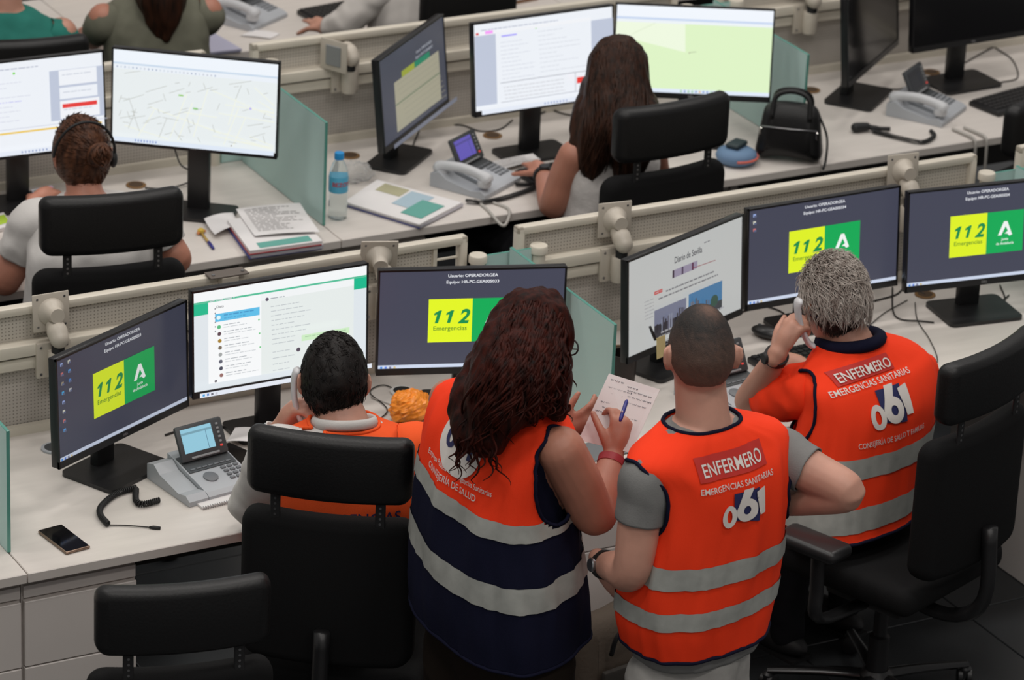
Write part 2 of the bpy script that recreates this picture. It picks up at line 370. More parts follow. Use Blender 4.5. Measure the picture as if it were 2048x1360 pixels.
def mount(x, y, z, yaw, tilt, flip, label):
    """empty screen arm on the tool rail"""
    t = thing('screen_mount', label, 'screen mount', (x, y, z), 0, 'empty beige screen mounts')
    def bp():
        b = MB(); b.rbox((0, 0.0, -0.09), (0.10, 0.014, 0.105), 0.003, 2)
        for sx in (-1, 1):
            for sz in (-1, 1): b.lathe([(0.004, 0), (0.004, 0.002)], (sx*0.038, -0.007, -0.09+sz*0.04), 8, 1, rotx(math.pi/2))
        return b.mesh('bracket', [M_beige, M_steel], True, angle=35)
    link('bracket', cached('mbp', bp), t)
    def col_():
        b = MB(); b.lathe([(0.024, -0.135), (0.026, -0.12), (0.026, -0.062), (0.022, -0.055)], (0, -0.032, 0), 20); b.box((0, -0.012, -0.09), (0.035, 0.03, 0.06)); return b.mesh('arm_socket', M_beige, True, angle=40)
    link('arm_socket', cached('mcol', col_), t)
    link('collar', cached('mco', lambda: MB().lathe([(0.0185, -0.056), (0.0185, -0.028)], (0, -0.038, 0), 18).mesh('collar', M_blackm, True, angle=40)), t)
    link('knuckle', cached('mkn', lambda: MB().limb([(0, -0.048, -0.012), (0, -0.03, 0.004), (0, -0.012, 0.012)], [0.027, 0.029, 0.024], 18).mesh('knuckle', M_beige, True)), t)
    def pl():
        b = MB(); b.rbox((0, 0, 0), (0.108, 0.006, 0.108), 0.0028, 2); b.lathe([(0.040, 0.002), (0.036, 0.012), (0.024, 0.026), (0.021, 0.05)], (0, 0, 0), 20, 0, rotx(math.pi/2))
        for sx in (-1, 1):
            for sz in (-1, 1): b.lathe([(0.0035, 0), (0.0035, 0.0008)], (sx*0.04, -0.003, sz*0.04), 8, 1, rotx(math.pi/2))
        b.rbox((0, 0.0045, 0), (0.06, 0.006, 0.07), 0.002, 1, None, 2)
        return b.mesh('screen_plate', [M_beige, M_steel, mat('plate_grey', (0.24, 0.25, 0.25), 0.5)], True, angle=35)
    p = link('screen_plate', cached('mpl', pl), t)
    if flip: p.location = (-0.062*math.cos(0.3), -0.035, 0.002); p.rotation_euler = (tilt, 0, yaw)
    else: p.location = (0.0, 0.014, 0.045); p.rotation_euler = (tilt, 0, yaw)
mount(0.378, 0.764, 1.060, 0.0, -0.10, False, 'empty beige screen mount left of the angled front screen')
mount(1.385, 0.764, 1.068, -0.35, 0.25, False, 'empty beige screen mount between chat and emergency screens')
mount(2.165, 0.764, 1.066, -0.1, -0.05, False, 'empty beige screen mount left of the newspaper screen')
mount(3.19, 0.764, 1.074, -0.1, -0.10, False, 'empty beige screen mount between the two right front screens')
mount(2.125, 2.514, 1.075, math.radians(118), 0.0, True, 'empty beige screen mount near the angled dark second row screen')
mount(3.95, 2.514, 1.06, 0.0, 0.1, False, 'empty beige screen mount at the top right by the green map')
t = thing('clamp_bracket', 'dark flat mounting bracket above the chat screen', 'bracket', (0.912, 0.79, 1.127))
b = MB(); b.rbox((0, 0, 0.003), (0.118, 0.05, 0.006), 0.0028, 2)
for sx in (-1, 1): b.lathe([(0.005, 0), (0.005, 0.003)], (sx*0.045, -0.008, 0.006), 10, 1)
b.build('plate', [mat('bracket_brown', (0.12, 0.10, 0.085), 0.45), M_steel], t)
MB().box((0, -0.005, -0.012), (0.05, 0.045, 0.024)).build('clamp', M_beige, t)

# ------------------------------------------------------------------ screens
SCR_W, SCR_H = 0.527, 0.2965
class Scr:
    def __init__(s, base, k=1.0): s.b = MB(); s.k = k; s.mats = []; s.ix = {}; s.lay = 0; s.rect(0, 0, 1, 1, base)  # k is lower on angled screens: view-angle dimming put into the emission
    def c(s, col):
        if col not in s.ix:
            nm = 'screen_%02x%02x%02x_%d' % (*col, round(s.k*100)); s.ix[col] = len(s.mats); s.mats.append(mat(nm, rgb(*col), 0.28, emit=s.k))
        return s.ix[col]
    def P(s, x, y): return ((x-0.5)*SCR_W, -0.0002*s.lay, (0.5-y)*SCR_H)
    def rect(s, x0, y0, x1, y1, col):
        s.lay += 1; s.b.add([s.P(x0, y1), s.P(x1, y1), s.P(x1, y0), s.P(x0, y0)], [(0, 1, 2, 3)], s.c(col)); return s
    def poly(s, pts, col): s.lay += 1; s.b.add([s.P(*p) for p in pts], [tuple(range(len(pts)))[::-1]], s.c(col)); return s
    def disc(s, x, y, r, col):
        a = SCR_W/SCR_H; return s.poly([(x+r*math.cos(t), y+r*a*math.sin(t)) for t in np.linspace(0, 2*math.pi, 14)[:-1]], col)
    def line(s, x0, y0, x1, y1, wd, col):
        dx, dy = (x1-x0)*SCR_W, (y1-y0)*SCR_H; L = math.hypot(dx, dy)+1e-9; nx, ny = -dy/L*wd/2/SCR_W, dx/L*wd/2/SCR_H
        return s.poly([(x0-nx, y0-ny), (x1-nx, y1-ny), (x1+nx, y1+ny), (x0+nx, y0+ny)], col)
    def text(s, st, x, y, size, col, bold=0.0, shear=0.0, width=None, align='CENTER'):
        s.lay += 1; V, F_ = text2d(st, size, bold, shear, width, align); o = s.P(x, y)
        s.b.add([(o[0]+v[0], o[1], o[2]+v[1]) for v in V], F_, s.c(col)); return s
    def words(s, x0, x1, y, h, col, n=None):
        x = x0
        while x < x1-0.005:
            wd = min(random.uniform(0.012, 0.045), x1-x); s.rect(x, y, x+wd, y+h, col); x += wd+0.006
        return s
def scr112(pc, k=1.0, icons=0, sheen=False):
    s = Scr((66, 68, 84), k)
    s.rect(0, 0.955, 1, 1, (205, 215, 235))
    for i, c in enumerate([(70, 140, 220), (90, 130, 220), (120, 120, 150), (210, 190, 140)]): s.rect(0.012+i*0.024, 0.968, 0.024+i*0.024, 0.988, c)
    s.text('Usuario: OPERADORGEA', 0.50, 0.072, 0.0125, (238, 240, 245), 0.012, 0, 0.142); s.text('Equipo: '+pc, 0.50, 0.135, 0.0125, (238, 240, 245), 0.012, 0, 0.150)
    s.rect(0.265, 0.29, 0.503, 0.73, (226, 245, 32)); s.rect(0.503, 0.29, 0.741, 0.73, (5, 170, 85))
    for i in range(2):
        x = 0.300+i*0.066; s.poly([(x, 0.535), (x+0.018, 0.535), (x+0.038, 0.405), (x+0.024, 0.405), (x-0.002, 0.432), (x-0.005, 0.455), (x+0.012, 0.447)], (15, 140, 75))
    s.text('2', 0.454, 0.535, 0.058, (15, 140, 75), 0.035, 0.28)
    s.text('Emergencias', 0.384, 0.608, 0.0185, (95, 145, 40), 0.012, 0, 0.096)
    A = [(0.575, 0.545), (0.612, 0.40), (0.634, 0.40), (0.668, 0.545), (0.652, 0.552), (0.64, 0.535), (0.625, 0.535), (0.640, 0.50), (0.624, 0.45), (0.598, 0.545)]
    s.poly(A[:2]+[A[2], (0.624, 0.452), A[9]], (244, 248, 246)); s.poly([A[2], A[3], (0.650, 0.556), (0.636, 0.532), (0.618, 0.53), (0.640, 0.503), (0.624, 0.452)], (244, 248, 246))
    s.text('Junta', 0.622, 0.60, 0.0115, (235, 245, 240), 0.012); s.text('de Andalucía', 0.622, 0.645, 0.0115, (235, 245, 240), 0.012, 0, 0.060)
    ic = [(150, 170, 220), (205, 205, 190), (190, 110, 110), (80, 150, 210), (150, 140, 120), (70, 130, 200), (70, 160, 210), (190, 190, 190)]
    for i in range(icons):
        cx, cy = (0.03, 0.06+0.075*i) if icons <= 4 else (0.028+0.055*(i % 2), 0.055+0.09*(i//2))
        if icons > 8 and i >= 8: cx, cy = 0.028, 0.055+0.09*(i-4)
        s.rect(cx-0.009, cy-0.016, cx+0.009, cy+0.016, ic[i % 8]); s.rect(cx-0.004, cy, cx+0.013, cy+0.02, (90, 100, 130))
    return s
def scr_chat():
    s = Scr((222, 229, 234)); W = (243, 246, 247)
    s.rect(0, 0, 1, 0.105, W).rect(0, 0.105, 1, 0.123, (80, 190, 150)).rect(0, 0.123, 0.082, 0.235, (22, 184, 140)).rect(0.925, 0.123, 1, 0.235, (22, 184, 140))
    s.rect(0.082, 0.123, 0.385, 0.93, (245, 247, 248)).rect(0.385, 0.123, 0.925, 0.93, (229, 235, 233)).rect(0.385, 0.123, 0.925, 0.19, (240, 243, 244))
    s.rect(0.12, 0.245, 0.375, 0.325, (95, 190, 232)).disc(0.14, 0.285, 0.012, (225, 245, 250))
    s.words(0.17, 0.34, 0.262, 0.012, (70, 150, 200)).words(0.17, 0.30, 0.292, 0.010, (80, 165, 210)); s.text('Chats', 0.145, 0.185, 0.010, (60, 70, 80), 0.01)
    av = [(90, 185, 130), (90, 70, 80), (165, 130, 50), (120, 110, 95), (160, 165, 165), (95, 100, 115), (70, 75, 90), (150, 110, 105)]
    for i, c in enumerate(av):
        y = 0.375+i*0.066; s.disc(0.14, y, 0.011, c).words(0.165, random.uniform(0.25, 0.33), y-0.018, 0.007, (165, 172, 178)).words(0.165, random.uniform(0.28, 0.36), y+0.006, 0.006, (192, 198, 202))
        if i in (0, 2, 4): s.disc(0.367, y-0.01, 0.005, (110, 200, 130))
    for i in range(6): s.disc(0.104, 0.165+i*0.044, 0.004, (130, 138, 145))
    s.disc(0.4, 0.155, 0.010, (90, 80, 100)).words(0.42, 0.50, 0.148, 0.009, (160, 168, 174)); s.disc(0.104, 0.88, 0.007, (70, 70, 80))
    for i in range(9): s.words(0.42, random.uniform(0.55, 0.70), 0.23+i*0.045, 0.007, (188, 194, 198))
    s.rect(0.59, 0.555, 0.87, 0.615, (205, 236, 195)).words(0.61, 0.85, 0.572, 0.008, (165, 200, 160)).disc(0.57, 0.69, 0.012, (85, 75, 90))
    for i in range(4): s.words(0.42, random.uniform(0.5, 0.56), 0.67+i*0.06, 0.007, (188, 194, 198))
    s.words(0.06, 0.2, 0.055, 0.009, (200, 206, 212)); s.rect(0, 0.955, 1, 1, (226, 231, 240))
    for i, c in enumerate([(70, 160, 220), (110, 150, 210), (110, 110, 120), (200, 200, 210)]): s.rect(0.015+i*0.024, 0.966, 0.028+i*0.024, 0.988, c)
    return s
def scr_news():
    s = Scr((226, 228, 226), 0.60)
    s.text('Diario de Sevilla', 0.52, 0.215, 0.028, (70, 72, 80), 0.012, 0, 0.128); s.words(0.66, 0.72, 0.12, 0.012, (150, 150, 155))
    s.rect(0.38, 0.28, 0.60, 0.36, (175, 165, 190)).rect(0.38, 0.28, 0.395, 0.36, (60, 40, 60)).rect(0.46, 0.28, 0.475, 0.36, (90, 70, 100)).rect(0.55, 0.28, 0.565, 0.36, (100, 40, 80)).line(0.56, 0.34, 0.76, 0.355, 0.002, (170, 60, 70))
    s.rect(0.22, 0.42, 0.29, 0.455, (225, 50, 45)); s.text('DIRECTO', 0.255, 0.446, 0.0075, (240, 230, 230), 0.01, 0, 0.03)
    for y, a in ((0.455, 0.74), (0.50, 0.77)): s.words(0.32 if y < 0.47 else 0.25, a, y, 0.015, (140, 140, 145))
    for y in range(6): s.words(0.12, 0.2, 0.47+y*0.035, 0.010, (195, 196, 198))
    s.rect(0.20, 0.60, 0.48, 0.90, (135, 140, 165)).rect(0.20, 0.76, 0.48, 0.90, (62, 60, 66)); s.rect(0.50, 0.58, 0.80, 0.88, (80, 140, 190)).rect(0.50, 0.78, 0.80, 0.88, (70, 75, 80)).disc(0.73, 0.76, 0.035, (60, 95, 80))
    for i in range(26):
        x = random.uniform(0.20, 0.47); s.rect(x, random.uniform(0.66, 0.78), x+0.012, 0.84, random.choice([(70, 66, 78), (100, 98, 115), (155, 160, 180), (50, 48, 54)]))
    for i in range(10): x = random.uniform(0.5, 0.66); s.rect(x, random.uniform(0.62, 0.74), x+0.012, 0.84, random.choice([(110, 120, 140), (90, 95, 110), (130, 135, 150)]))
    s.words(0.24, 0.46, 0.83, 0.018, (190, 190, 195)).words(0.22, 0.42, 0.865, 0.018, (150, 150, 155)).words(0.66, 0.79, 0.84, 0.016, (200, 200, 205))
    for i in range(3): s.words(0.2, 0.40, 0.925+i*0.02, 0.008, (160, 160, 165))
    return s
def scr_form(left):
    s = Scr((236, 240, 246)); g = (190, 198, 216)
    s.words(0.05, 0.60, 0.075, 0.012, (185, 190, 205)); s.disc(0.44, 0.13, 0.008, (120, 215, 80))
    if left:
        s.rect(0.66, 0.15, 1.0, 0.70, g).rect(0.72, 0.155, 0.96, 0.32, (238, 241, 246)).rect(0.72, 0.345, 0.96, 0.47, (236, 240, 246)).rect(0.72, 0.49, 0.97, 0.685, (240, 242, 246)).rect(0.735, 0.525, 0.955, 0.57, (228, 62, 58))
        s.rect(0, 0.765, 0.98, 0.785, (236, 200, 90))
        for i in range(3): s.words(0.74, 0.92, 0.2+i*0.19, 0.012, (205, 210, 220))
        for i in range(9): s.words(0.05+0.02*(i % 3), random.uniform(0.3, 0.6), 0.22+i*0.05, 0.008, (214, 217, 230) if i != 4 else (190, 190, 240))
        s.rect(0, 0.71, 1, 0.716, (200, 205, 220))
    else:
        s.rect(0, 0.135, 0.15, 0.93, g).rect(0.84, 0.135, 1, 0.93, g).rect(0.0, 0.095, 0.84, 0.135, (240, 242, 246)).rect(0.01, 0.10, 0.03, 0.125, (215, 70, 80)).rect(0.075, 0.09, 0.13, 0.125, (246, 160, 246))
        s.rect(0.19, 0.165, 0.30, 0.18, (150, 140, 250))
        for i in range(10): s.words(0.18, random.uniform(0.3, 0.42), 0.24+i*0.045, 0.008, (212, 216, 226))
        for i in range(10): s.words(0.44, random.uniform(0.55, 0.8), 0.165+i*0.05, 0.008, (214, 218, 226))
        s.line(0.15, 0.68, 0.84, 0.68, 0.0018, (130, 132, 145)).line(0.15, 0.90, 1.0, 0.90, 0.0015, (140, 142, 155)).line(0.69, 0.68, 0.69, 0.9, 0.0015, (140, 142, 155)).line(0.81, 0.60, 0.81, 0.7, 0.003, (60, 60, 70)).rect(0.70, 0.74, 0.80, 0.81, (230, 58, 50))
        for i in range(4): s.words(0.17, 0.6, 0.73+i*0.04, 0.010, (206, 208, 214))
    s.rect(0, 0.95, 1, 1, (228, 234, 245))
    for i in range(8): s.rect(0.45+i*0.022, 0.965, 0.458+i*0.022, 0.985, (120, 140, 190))
    return s
def scr_map():
    s = Scr((231, 237, 238)); s.rect(0, 0, 1, 0.145, (238, 244, 251)).rect(0, 0.145, 1, 0.165, (202, 218, 235)).rect(0, 0.165, 1, 0.215, (234, 240, 247))
    for i in range(26): s.rect(0.02+i*0.024, 0.185, 0.027+i*0.024, 0.203, random.choice([(200, 210, 220), (150, 165, 190), (190, 195, 205)]))
    r2 = random.Random(3)
    for i in range(22):
        x = r2.uniform(0.02, 0.9); y = r2.uniform(0.25, 0.9); a = r2.choice([0.35, 1.75, 0.4, 1.8, 0.1]); L = r2.uniform(0.2, 0.5)
        x1 = min(0.99, x+L*math.cos(a)); y1 = min(0.94, y+L*1.2*math.sin(a)); s.line(x, y, x1, y1, 0.003, (239, 242, 228))
    for i in range(58):
        x = r2.uniform(0.04, 0.95); y = r2.uniform(0.25, 0.92); x = min(0.95, max(0.03, x)); a = r2.choice([-0.25, -0.3, 1.25, 1.2, 0.1, 1.9, -0.4]); L = r2.choice([0.03, 0.04, 0.05, 0.05, 0.1, 0.14])
        x1 = min(0.985, x+L*math.cos(a)); y1 = min(0.94, y+L*1.7*math.sin(a)); s.line(x, y, x1, y1, 0.0013, (170, 172, 164))
    s.rect(0.41, 0.42, 0.44, 0.437, (150, 205, 110)).rect(0.50, 0.55, 0.53, 0.568, (140, 205, 120)).disc(0.85, 0.50, 0.008, (190, 185, 240)).disc(0.74, 0.93, 0.004, (110, 90, 60))
    s.rect(0, 0.95, 1, 1, (222, 232, 245))
    for i in range(8): s.rect(0.15+i*0.018, 0.962, 0.157+i*0.018, 0.985, (100, 130, 200))
    return s
def scr_green():
    s = Scr((222, 243, 198)); s.rect(0, 0, 1, 0.14, (240, 245, 252)).rect(0, 0.14, 1, 0.165, (200, 215, 240)).rect(0, 0.165, 1, 0.20, (236, 242, 246))
    s.poly([(0.0, 0.20), (0.44, 0.20), (0.45, 0.52), (0.0, 0.36)], (238, 248, 224)).line(0.1, 0.34, 0.25, 0.20, 0.001, (200, 215, 180)).line(0.48, 0.52, 0.52, 0.51, 0.0015, (140, 150, 130)).disc(0.475, 0.525, 0.004, (150, 120, 120))
    s.rect(0, 0.945, 1, 1, (224, 234, 248))
    for i in range(9): s.rect(0.43+i*0.024, 0.955, 0.44+i*0.024, 0.98, random.choice([(150, 200, 150), (120, 150, 200), (220, 180, 120)]))
    return s
def scr_sheet():
    s = Scr((72, 76, 90), 0.75); s.rect(0.2, 0.36, 0.9, 0.93, (176, 172, 150)).rect(0.32, 0.29, 0.52, 0.36, (165, 175, 60)).rect(0.52, 0.29, 0.76, 0.36, (30, 140, 105)).line(0.2, 0.62, 0.9, 0.62, 0.003, (70, 110, 80))
    for i in range(9): s.words(0.24, 0.84, 0.40+i*0.055, 0.008, (160, 156, 138))
    s.text('Usuario: OPERADORGEA', 0.54, 0.13, 0.0125, (190, 195, 205), 0.01, 0, 0.13); s.text('Equipo: HR-PC-GEA005021', 0.54, 0.19, 0.0125, (190, 195, 205), 0.01, 0, 0.14); s.rect(0, 0.95, 1, 1, (120, 124, 138)); return s

def monitor(x, y, z, yaw, tilt, scr, label, front=0.03):
    t = thing('monitor', label, 'monitor', (x, y, DZ), D2(yaw), 'computer monitors'); R = rotx(-D2(tilt)); zc = z-DZ
    def hs():
        b = MB(); b.rbox((0, 0.0135, 0), (0.538, 0.024, 0.317), 0.003, 2); b.rbox((0, 0.035, -0.01), (0.30, 0.03, 0.18), 0.012, 2)
        for q in [((0, 0, 0.1555), (0.538, 0.006, 0.006)), ((0, 0, -0.1485), (0.538, 0.006, 0.020)), ((-0.2665, 0, 0), (0.005, 0.006, 0.317)), ((0.2665, 0, 0), (0.005, 0.006, 0.317))]: b.box(*q)
        return b.mesh('housing', M_bezel, True, angle=30)
    h = link('housing', cached('mhousing', hs), t); h.location = (0, 0, zc); h.rotation_euler = (-D2(tilt), 0, 0)
    if scr: me = scr.b.mesh('screen', scr.mats)
    else: me = cached('offscreen', lambda: MB().add([(-0.2635, 0, -0.148), (0.2635, 0, -0.148), (0.2635, 0, 0.148), (-0.2635, 0, 0.148)], [(0, 1, 2, 3)]).mesh('screen', mat('screen_off', (0.006, 0.006, 0.007), 0.12)))
    sc = link('screen', me, t); p = R@np.array((0, -0.0002, 0.0065)); sc.location = (p[0], p[1], p[2]+zc); sc.rotation_euler = h.rotation_euler
    V, F_ = text2d('DELL', 0.009, 0.012)
    lg = link('maker_badge', cached('badge', lambda: MB().add([(v[0], -0.0035, v[1]-0.1515) for v in V], F_).mesh('maker_badge', mat('badge_grey', (0.30, 0.30, 0.31), 0.4))), t); lg.location = h.location; lg.rotation_euler = h.rotation_euler
    def nk():
        b = MB(); b.rbox((0, 0.075, 0.19), (0.072, 0.030, 0.38), 0.006, 2); b.box((0, 0.052, 0.30), (0.06, 0.03, 0.06)); return b.mesh('neck', M_black, True, angle=35)
    link('neck', cached('mneck', nk), t)
    def bs():
        b = MB(); r = 0.02; P_ = [(-0.125, -front), (0.125, -front), (0.125, 0.12), (-0.125, 0.12)]; pts = []
        for (px_, py_), a0 in zip(P_, (math.pi, 1.5*math.pi, 0, 0.5*math.pi)):
            cx, cy = px_-math.copysign(r, px_), py_-(r if py_ > 0 else -r)
            pts += [(cx+r*math.cos(a0+q*math.pi/8), cy+r*math.sin(a0+q*math.pi/8)) for q in range(5)]
        b.prism(pts, 0.001, 0.012); return b.mesh('stand_base', M_black, True, angle=35)
    link('stand_base', cached('mbase%.2f' % front, bs), t)
    return t
monitor(0.458, 0.457, 1.008, 26.4, 2.0, scr112('HR-PC-GEA005033', 0.70, 12), 'angled monitor with 112 emblem and desktop icons at left of front row', 0.07)
monitor(0.953, 0.515, 1.058, 0.4, 2.5, scr_chat(), 'monitor showing a white chat program with a green bar')
monitor(1.522, 0.460, 1.016, -18.7, 2.5, scr112('HR-PC-GEA005033', 1.0), 'monitor with 112 emblem partly hidden by the curly-haired woman')
monitor(2.232, 0.465, 1.001, 20.5, 4.0, scr_news(), 'angled monitor showing a newspaper website')
monitor(2.770, 0.560, 1.009, -0.5, 5.5, scr112('HR-PC-GEA005034', 0.95, 3), 'monitor with 112 emblem just behind the grey-haired head')
monitor(3.295, 0.464, 1.009, -7.4, 6.6, scr112('HR-PC-GEA005034', 0.95), 'monitor with 112 emblem cut off by the right picture edge', 0.07)
monitor(0.925, 2.36, 1.085, -2.3, 6.4, scr_form(True), 'bright form monitor with yellow and red bars at the left edge')
monitor(1.389, 2.09, 1.132, -37.1, 3.2, scr_map(), 'bright monitor showing a pale street map')
monitor(2.264, 2.278, 1.023, 39.7, 6.2, scr_sheet(), 'angled dim monitor with a beige table in second row')
monitor(2.684, 2.154, 1.088, 0.8, 8.0, scr_form(False), 'bright form monitor left of the long-haired woman')
monitor(3.216, 2.078, 1.074, -28.4, 12.0, scr_green(), 'bright monitor showing a pale green map')
monitor(4.054, 2.242, 1.028, 37.4, 5.5, None, 'switched-off angled black monitor at top right', 0.06)
monitor(4.471, 2.226, 1.065, 2.1, 5.8, None, 'switched-off black monitor cut off at the top right corner', 0.06)

# ================================================================== CHAIRS
def padfn(w, k, sag=0.0):
    def f(p): p = np.array(p); p[1] += k*(p[0]/(w/2))**2; p[2] += sag*(p[0]/(w/2))**2; return p
    return f
def sub_rbox(size, r, cuts, fn, mname, m):
    bm = bmesh.new(); bmesh.ops.create_cube(bm, size=1.0)
    for v in bm.verts: v.co = Vector((v.co.x*size[0], v.co.y*size[1], v.co.z*size[2]))
    # rounded outline in XZ first, then soft rims
    ed = [e for e in bm.edges if abs((e.verts[0].co-e.verts[1].co).y) > 1e-6]
    bmesh.ops.bevel(bm, geom=ed, offset=r, segments=6, profile=0.5, affect='EDGES')
    ed = [e for e in bm.edges if abs(e.verts[0].co.y-e.verts[1].co.y) < 1e-6 and e.calc_face_angle(0) > 0.8]
    bmesh.ops.bevel(bm, geom=ed, offset=size[1]*0.38, segments=4, profile=0.5, affect='EDGES')
    for i in range(1, cuts):
        x = -size[0]/2 + size[0]*i/cuts
        bmesh.ops.bisect_plane(bm, geom=bm.verts[:]+bm.edges[:]+bm.faces[:], plane_co=(x, 0, 0), plane_no=(1, 0, 0))
    for v in bm.verts: v.co = Vector(fn(np.array(v.co)))
    me = bpy.data.meshes.new(mname); bm.to_mesh(me); bm.free(); me.materials.append(m)
    me.polygons.foreach_set('use_smooth', [True]*len(me.polygons)); me.set_sharp_from_angle(angle=D2(50)); return me
def chair(padc, zp, yaw, label, arms=True, hz=0.0):
    """operator chair; padc is the headrest centre"""
    a = D2(yaw); fw = np.array((-math.sin(a), math.cos(a))); seat = np.array(padc[:2])+fw*0.29
    t = thing('office_chair', label, 'chair', (seat[0], seat[1], 0), a, 'black operator chairs')
    link('headrest', cached('chead', lambda: sub_rbox((0.425, 0.062, 0.178), 0.032, 10, padfn(0.425, 0.030), 'headrest', M_leather)), t).location = (0, -0.29, zp)
    zb = zp-0.089-0.056-0.21
    link('backrest', cached('cback', lambda: sub_rbox((0.455, 0.075, 0.42), 0.05, 10, padfn(0.455, 0.035), 'backrest', M_fabric)), t).location = (0, -0.27, zb)
    for sx in (-1, 1):
        def pf():
            b = MB(); b.rbox((0, 0, 0), (0.026, 0.008, 0.16), 0.002, 1)
            for q in range(4): b.lathe([(0.0035, 0), (0.0035, 0.001)], (0, -0.0042, -0.030+q*0.015), 8, 1, rotx(math.pi/2))
            return b.mesh('headrest_post', [M_blackm, M_steel])
        pp = link('headrest_post', cached('cpost', pf), t); pp.location = (sx*0.135, -0.283, zp-0.115)
    link('seat', cached('cseat', lambda: MB().rbox((0, 0, 0), (0.49, 0.48, 0.085), 0.035, 4, fn=padfn(0.49, 0.0, 0.01)).mesh('seat', M_fabric, True)), t).location = (0, 0.0, 0.472)
    link('back_bracket', cached('cbr', lambda: MB().tube(crom([(0, 0.0, 0.38), (0, -0.22, 0.37), (0, -0.33, 0.46), (0, -0.325, 0.68)], 5), 0.022, 8).mesh('back_bracket', M_black, True)), t)
    link('mechanism', cached('cmech', lambda: MB().rbox((0, 0, 0.375), (0.22, 0.26, 0.05), 0.015, 2).mesh('mechanism', M_black, True, angle=40)), t)
    link('gas_column', cached('ccol', lambda: MB().lathe([(0.03, 0.09), (0.03, 0.22), (0.02, 0.225), (0.02, 0.36)], seg=18).mesh('gas_column', M_black, True, angle=40)), t)
    if arms:
        for sx in (-1, 1):
            ar = link('armrest', cached('carm', lambda: MB().rbox((0, 0, 0), (0.12, 0.21, 0.040), 0.019, 3, fn=lambda p: np.array((p[0]*(1-0.3*(p[1]/0.125)**2), p[1], p[2]))).mesh('armrest', M_black, True)), t); ar.location = (sx*0.345, 0.02, 0.625)
            st = link('armrest_stem', cached('cstem%d' % sx, lambda: MB().tube(crom([(sx*0.345, 0.0, 0.61), (sx*0.345, -0.005, 0.50), (sx*0.33, -0.01, 0.40), (sx*0.12, -0.01, 0.37)], 5), 0.024, 8, flat=0.6).mesh('armrest_stem', M_black, True)), t)
    hub = link('star_base', cached('chub', lambda: MB().lathe([(0.05, 0.065), (0.05, 0.10), (0.035, 0.115)], seg=18).mesh('star_base', M_black, True, angle=40)), t)
    for q in range(5):
        def lg():
            b = MB(); P_ = np.array([(0.03, 0, 0.092), (0.15, 0, 0.085), (0.31, 0, 0.066)]); b.tube(crom(P_, 4), np.linspace(0.024, 0.015, 9), 8, flat=0.7); return b.mesh('base_leg', mat('polished_black', (0.02, 0.02, 0.021), 0.22, 0.4), True, angle=50)
        l = link('base_leg', cached('cleg', lg), hub); l.rotation_euler = (0, 0, q*2*math.pi/5+0.35+hz)
        def cs():
            b = MB()
            for dy in (-0.013, 0.013): b.lathe([(0.02, -0.009), (0.027, -0.006), (0.027, 0.006), (0.02, 0.009)], (0, dy, 0.0285), 16, 0, rotx(math.pi/2))
            b.lathe([(0.02, 0.03), (0.02, 0.055), (0.008, 0.066)], (0, 0, 0), 12); return b.mesh('caster', M_black, True, angle=40)
        c_ = link('caster', cached('ccast', cs), hub); aa = q*2*math.pi/5+0.35+hz; c_.location = (0.305*math.cos(aa), 0.305*math.sin(aa), 0); c_.rotation_euler = (0, 0, aa+1.1)
    return t
chair(AZ(657, 936, 1.127), 1.127, -36, 'black operator chair behind the seated man with black hair', False)
chair(AZ(370, 1236, 1.0), 1.0, -13, 'empty black operator chair at the bottom left corner', False)
chair(AZ(227, 447, 1.135), 1.135, -9, 'black operator chair behind the woman with a hair bun', False)
chair(AZ(1352, 258, 1.155), 1.155, 4, 'black operator chair behind the long-haired woman', False)
chair(AZ(1990, 755, 1.12), 1.12, 21, 'black operator chair of the grey-haired man with star base', True, 0.5)
chair((2.80+0.29*math.sin(D2(12)), 3.27-0.29*math.cos(D2(12))), 1.0, 12, 'black operator chair in back row at the top edge', False)
chair(AZ(2086, 235, 1.02), 1.02, 30, 'black operator chair cut off at the right edge of second row', False)
chair((1.22+0.29*math.sin(D2(-10)), 3.24-0.29*math.cos(D2(-10))), 1.0, -10, 'black operator chair beside the green jumper at top left', False)

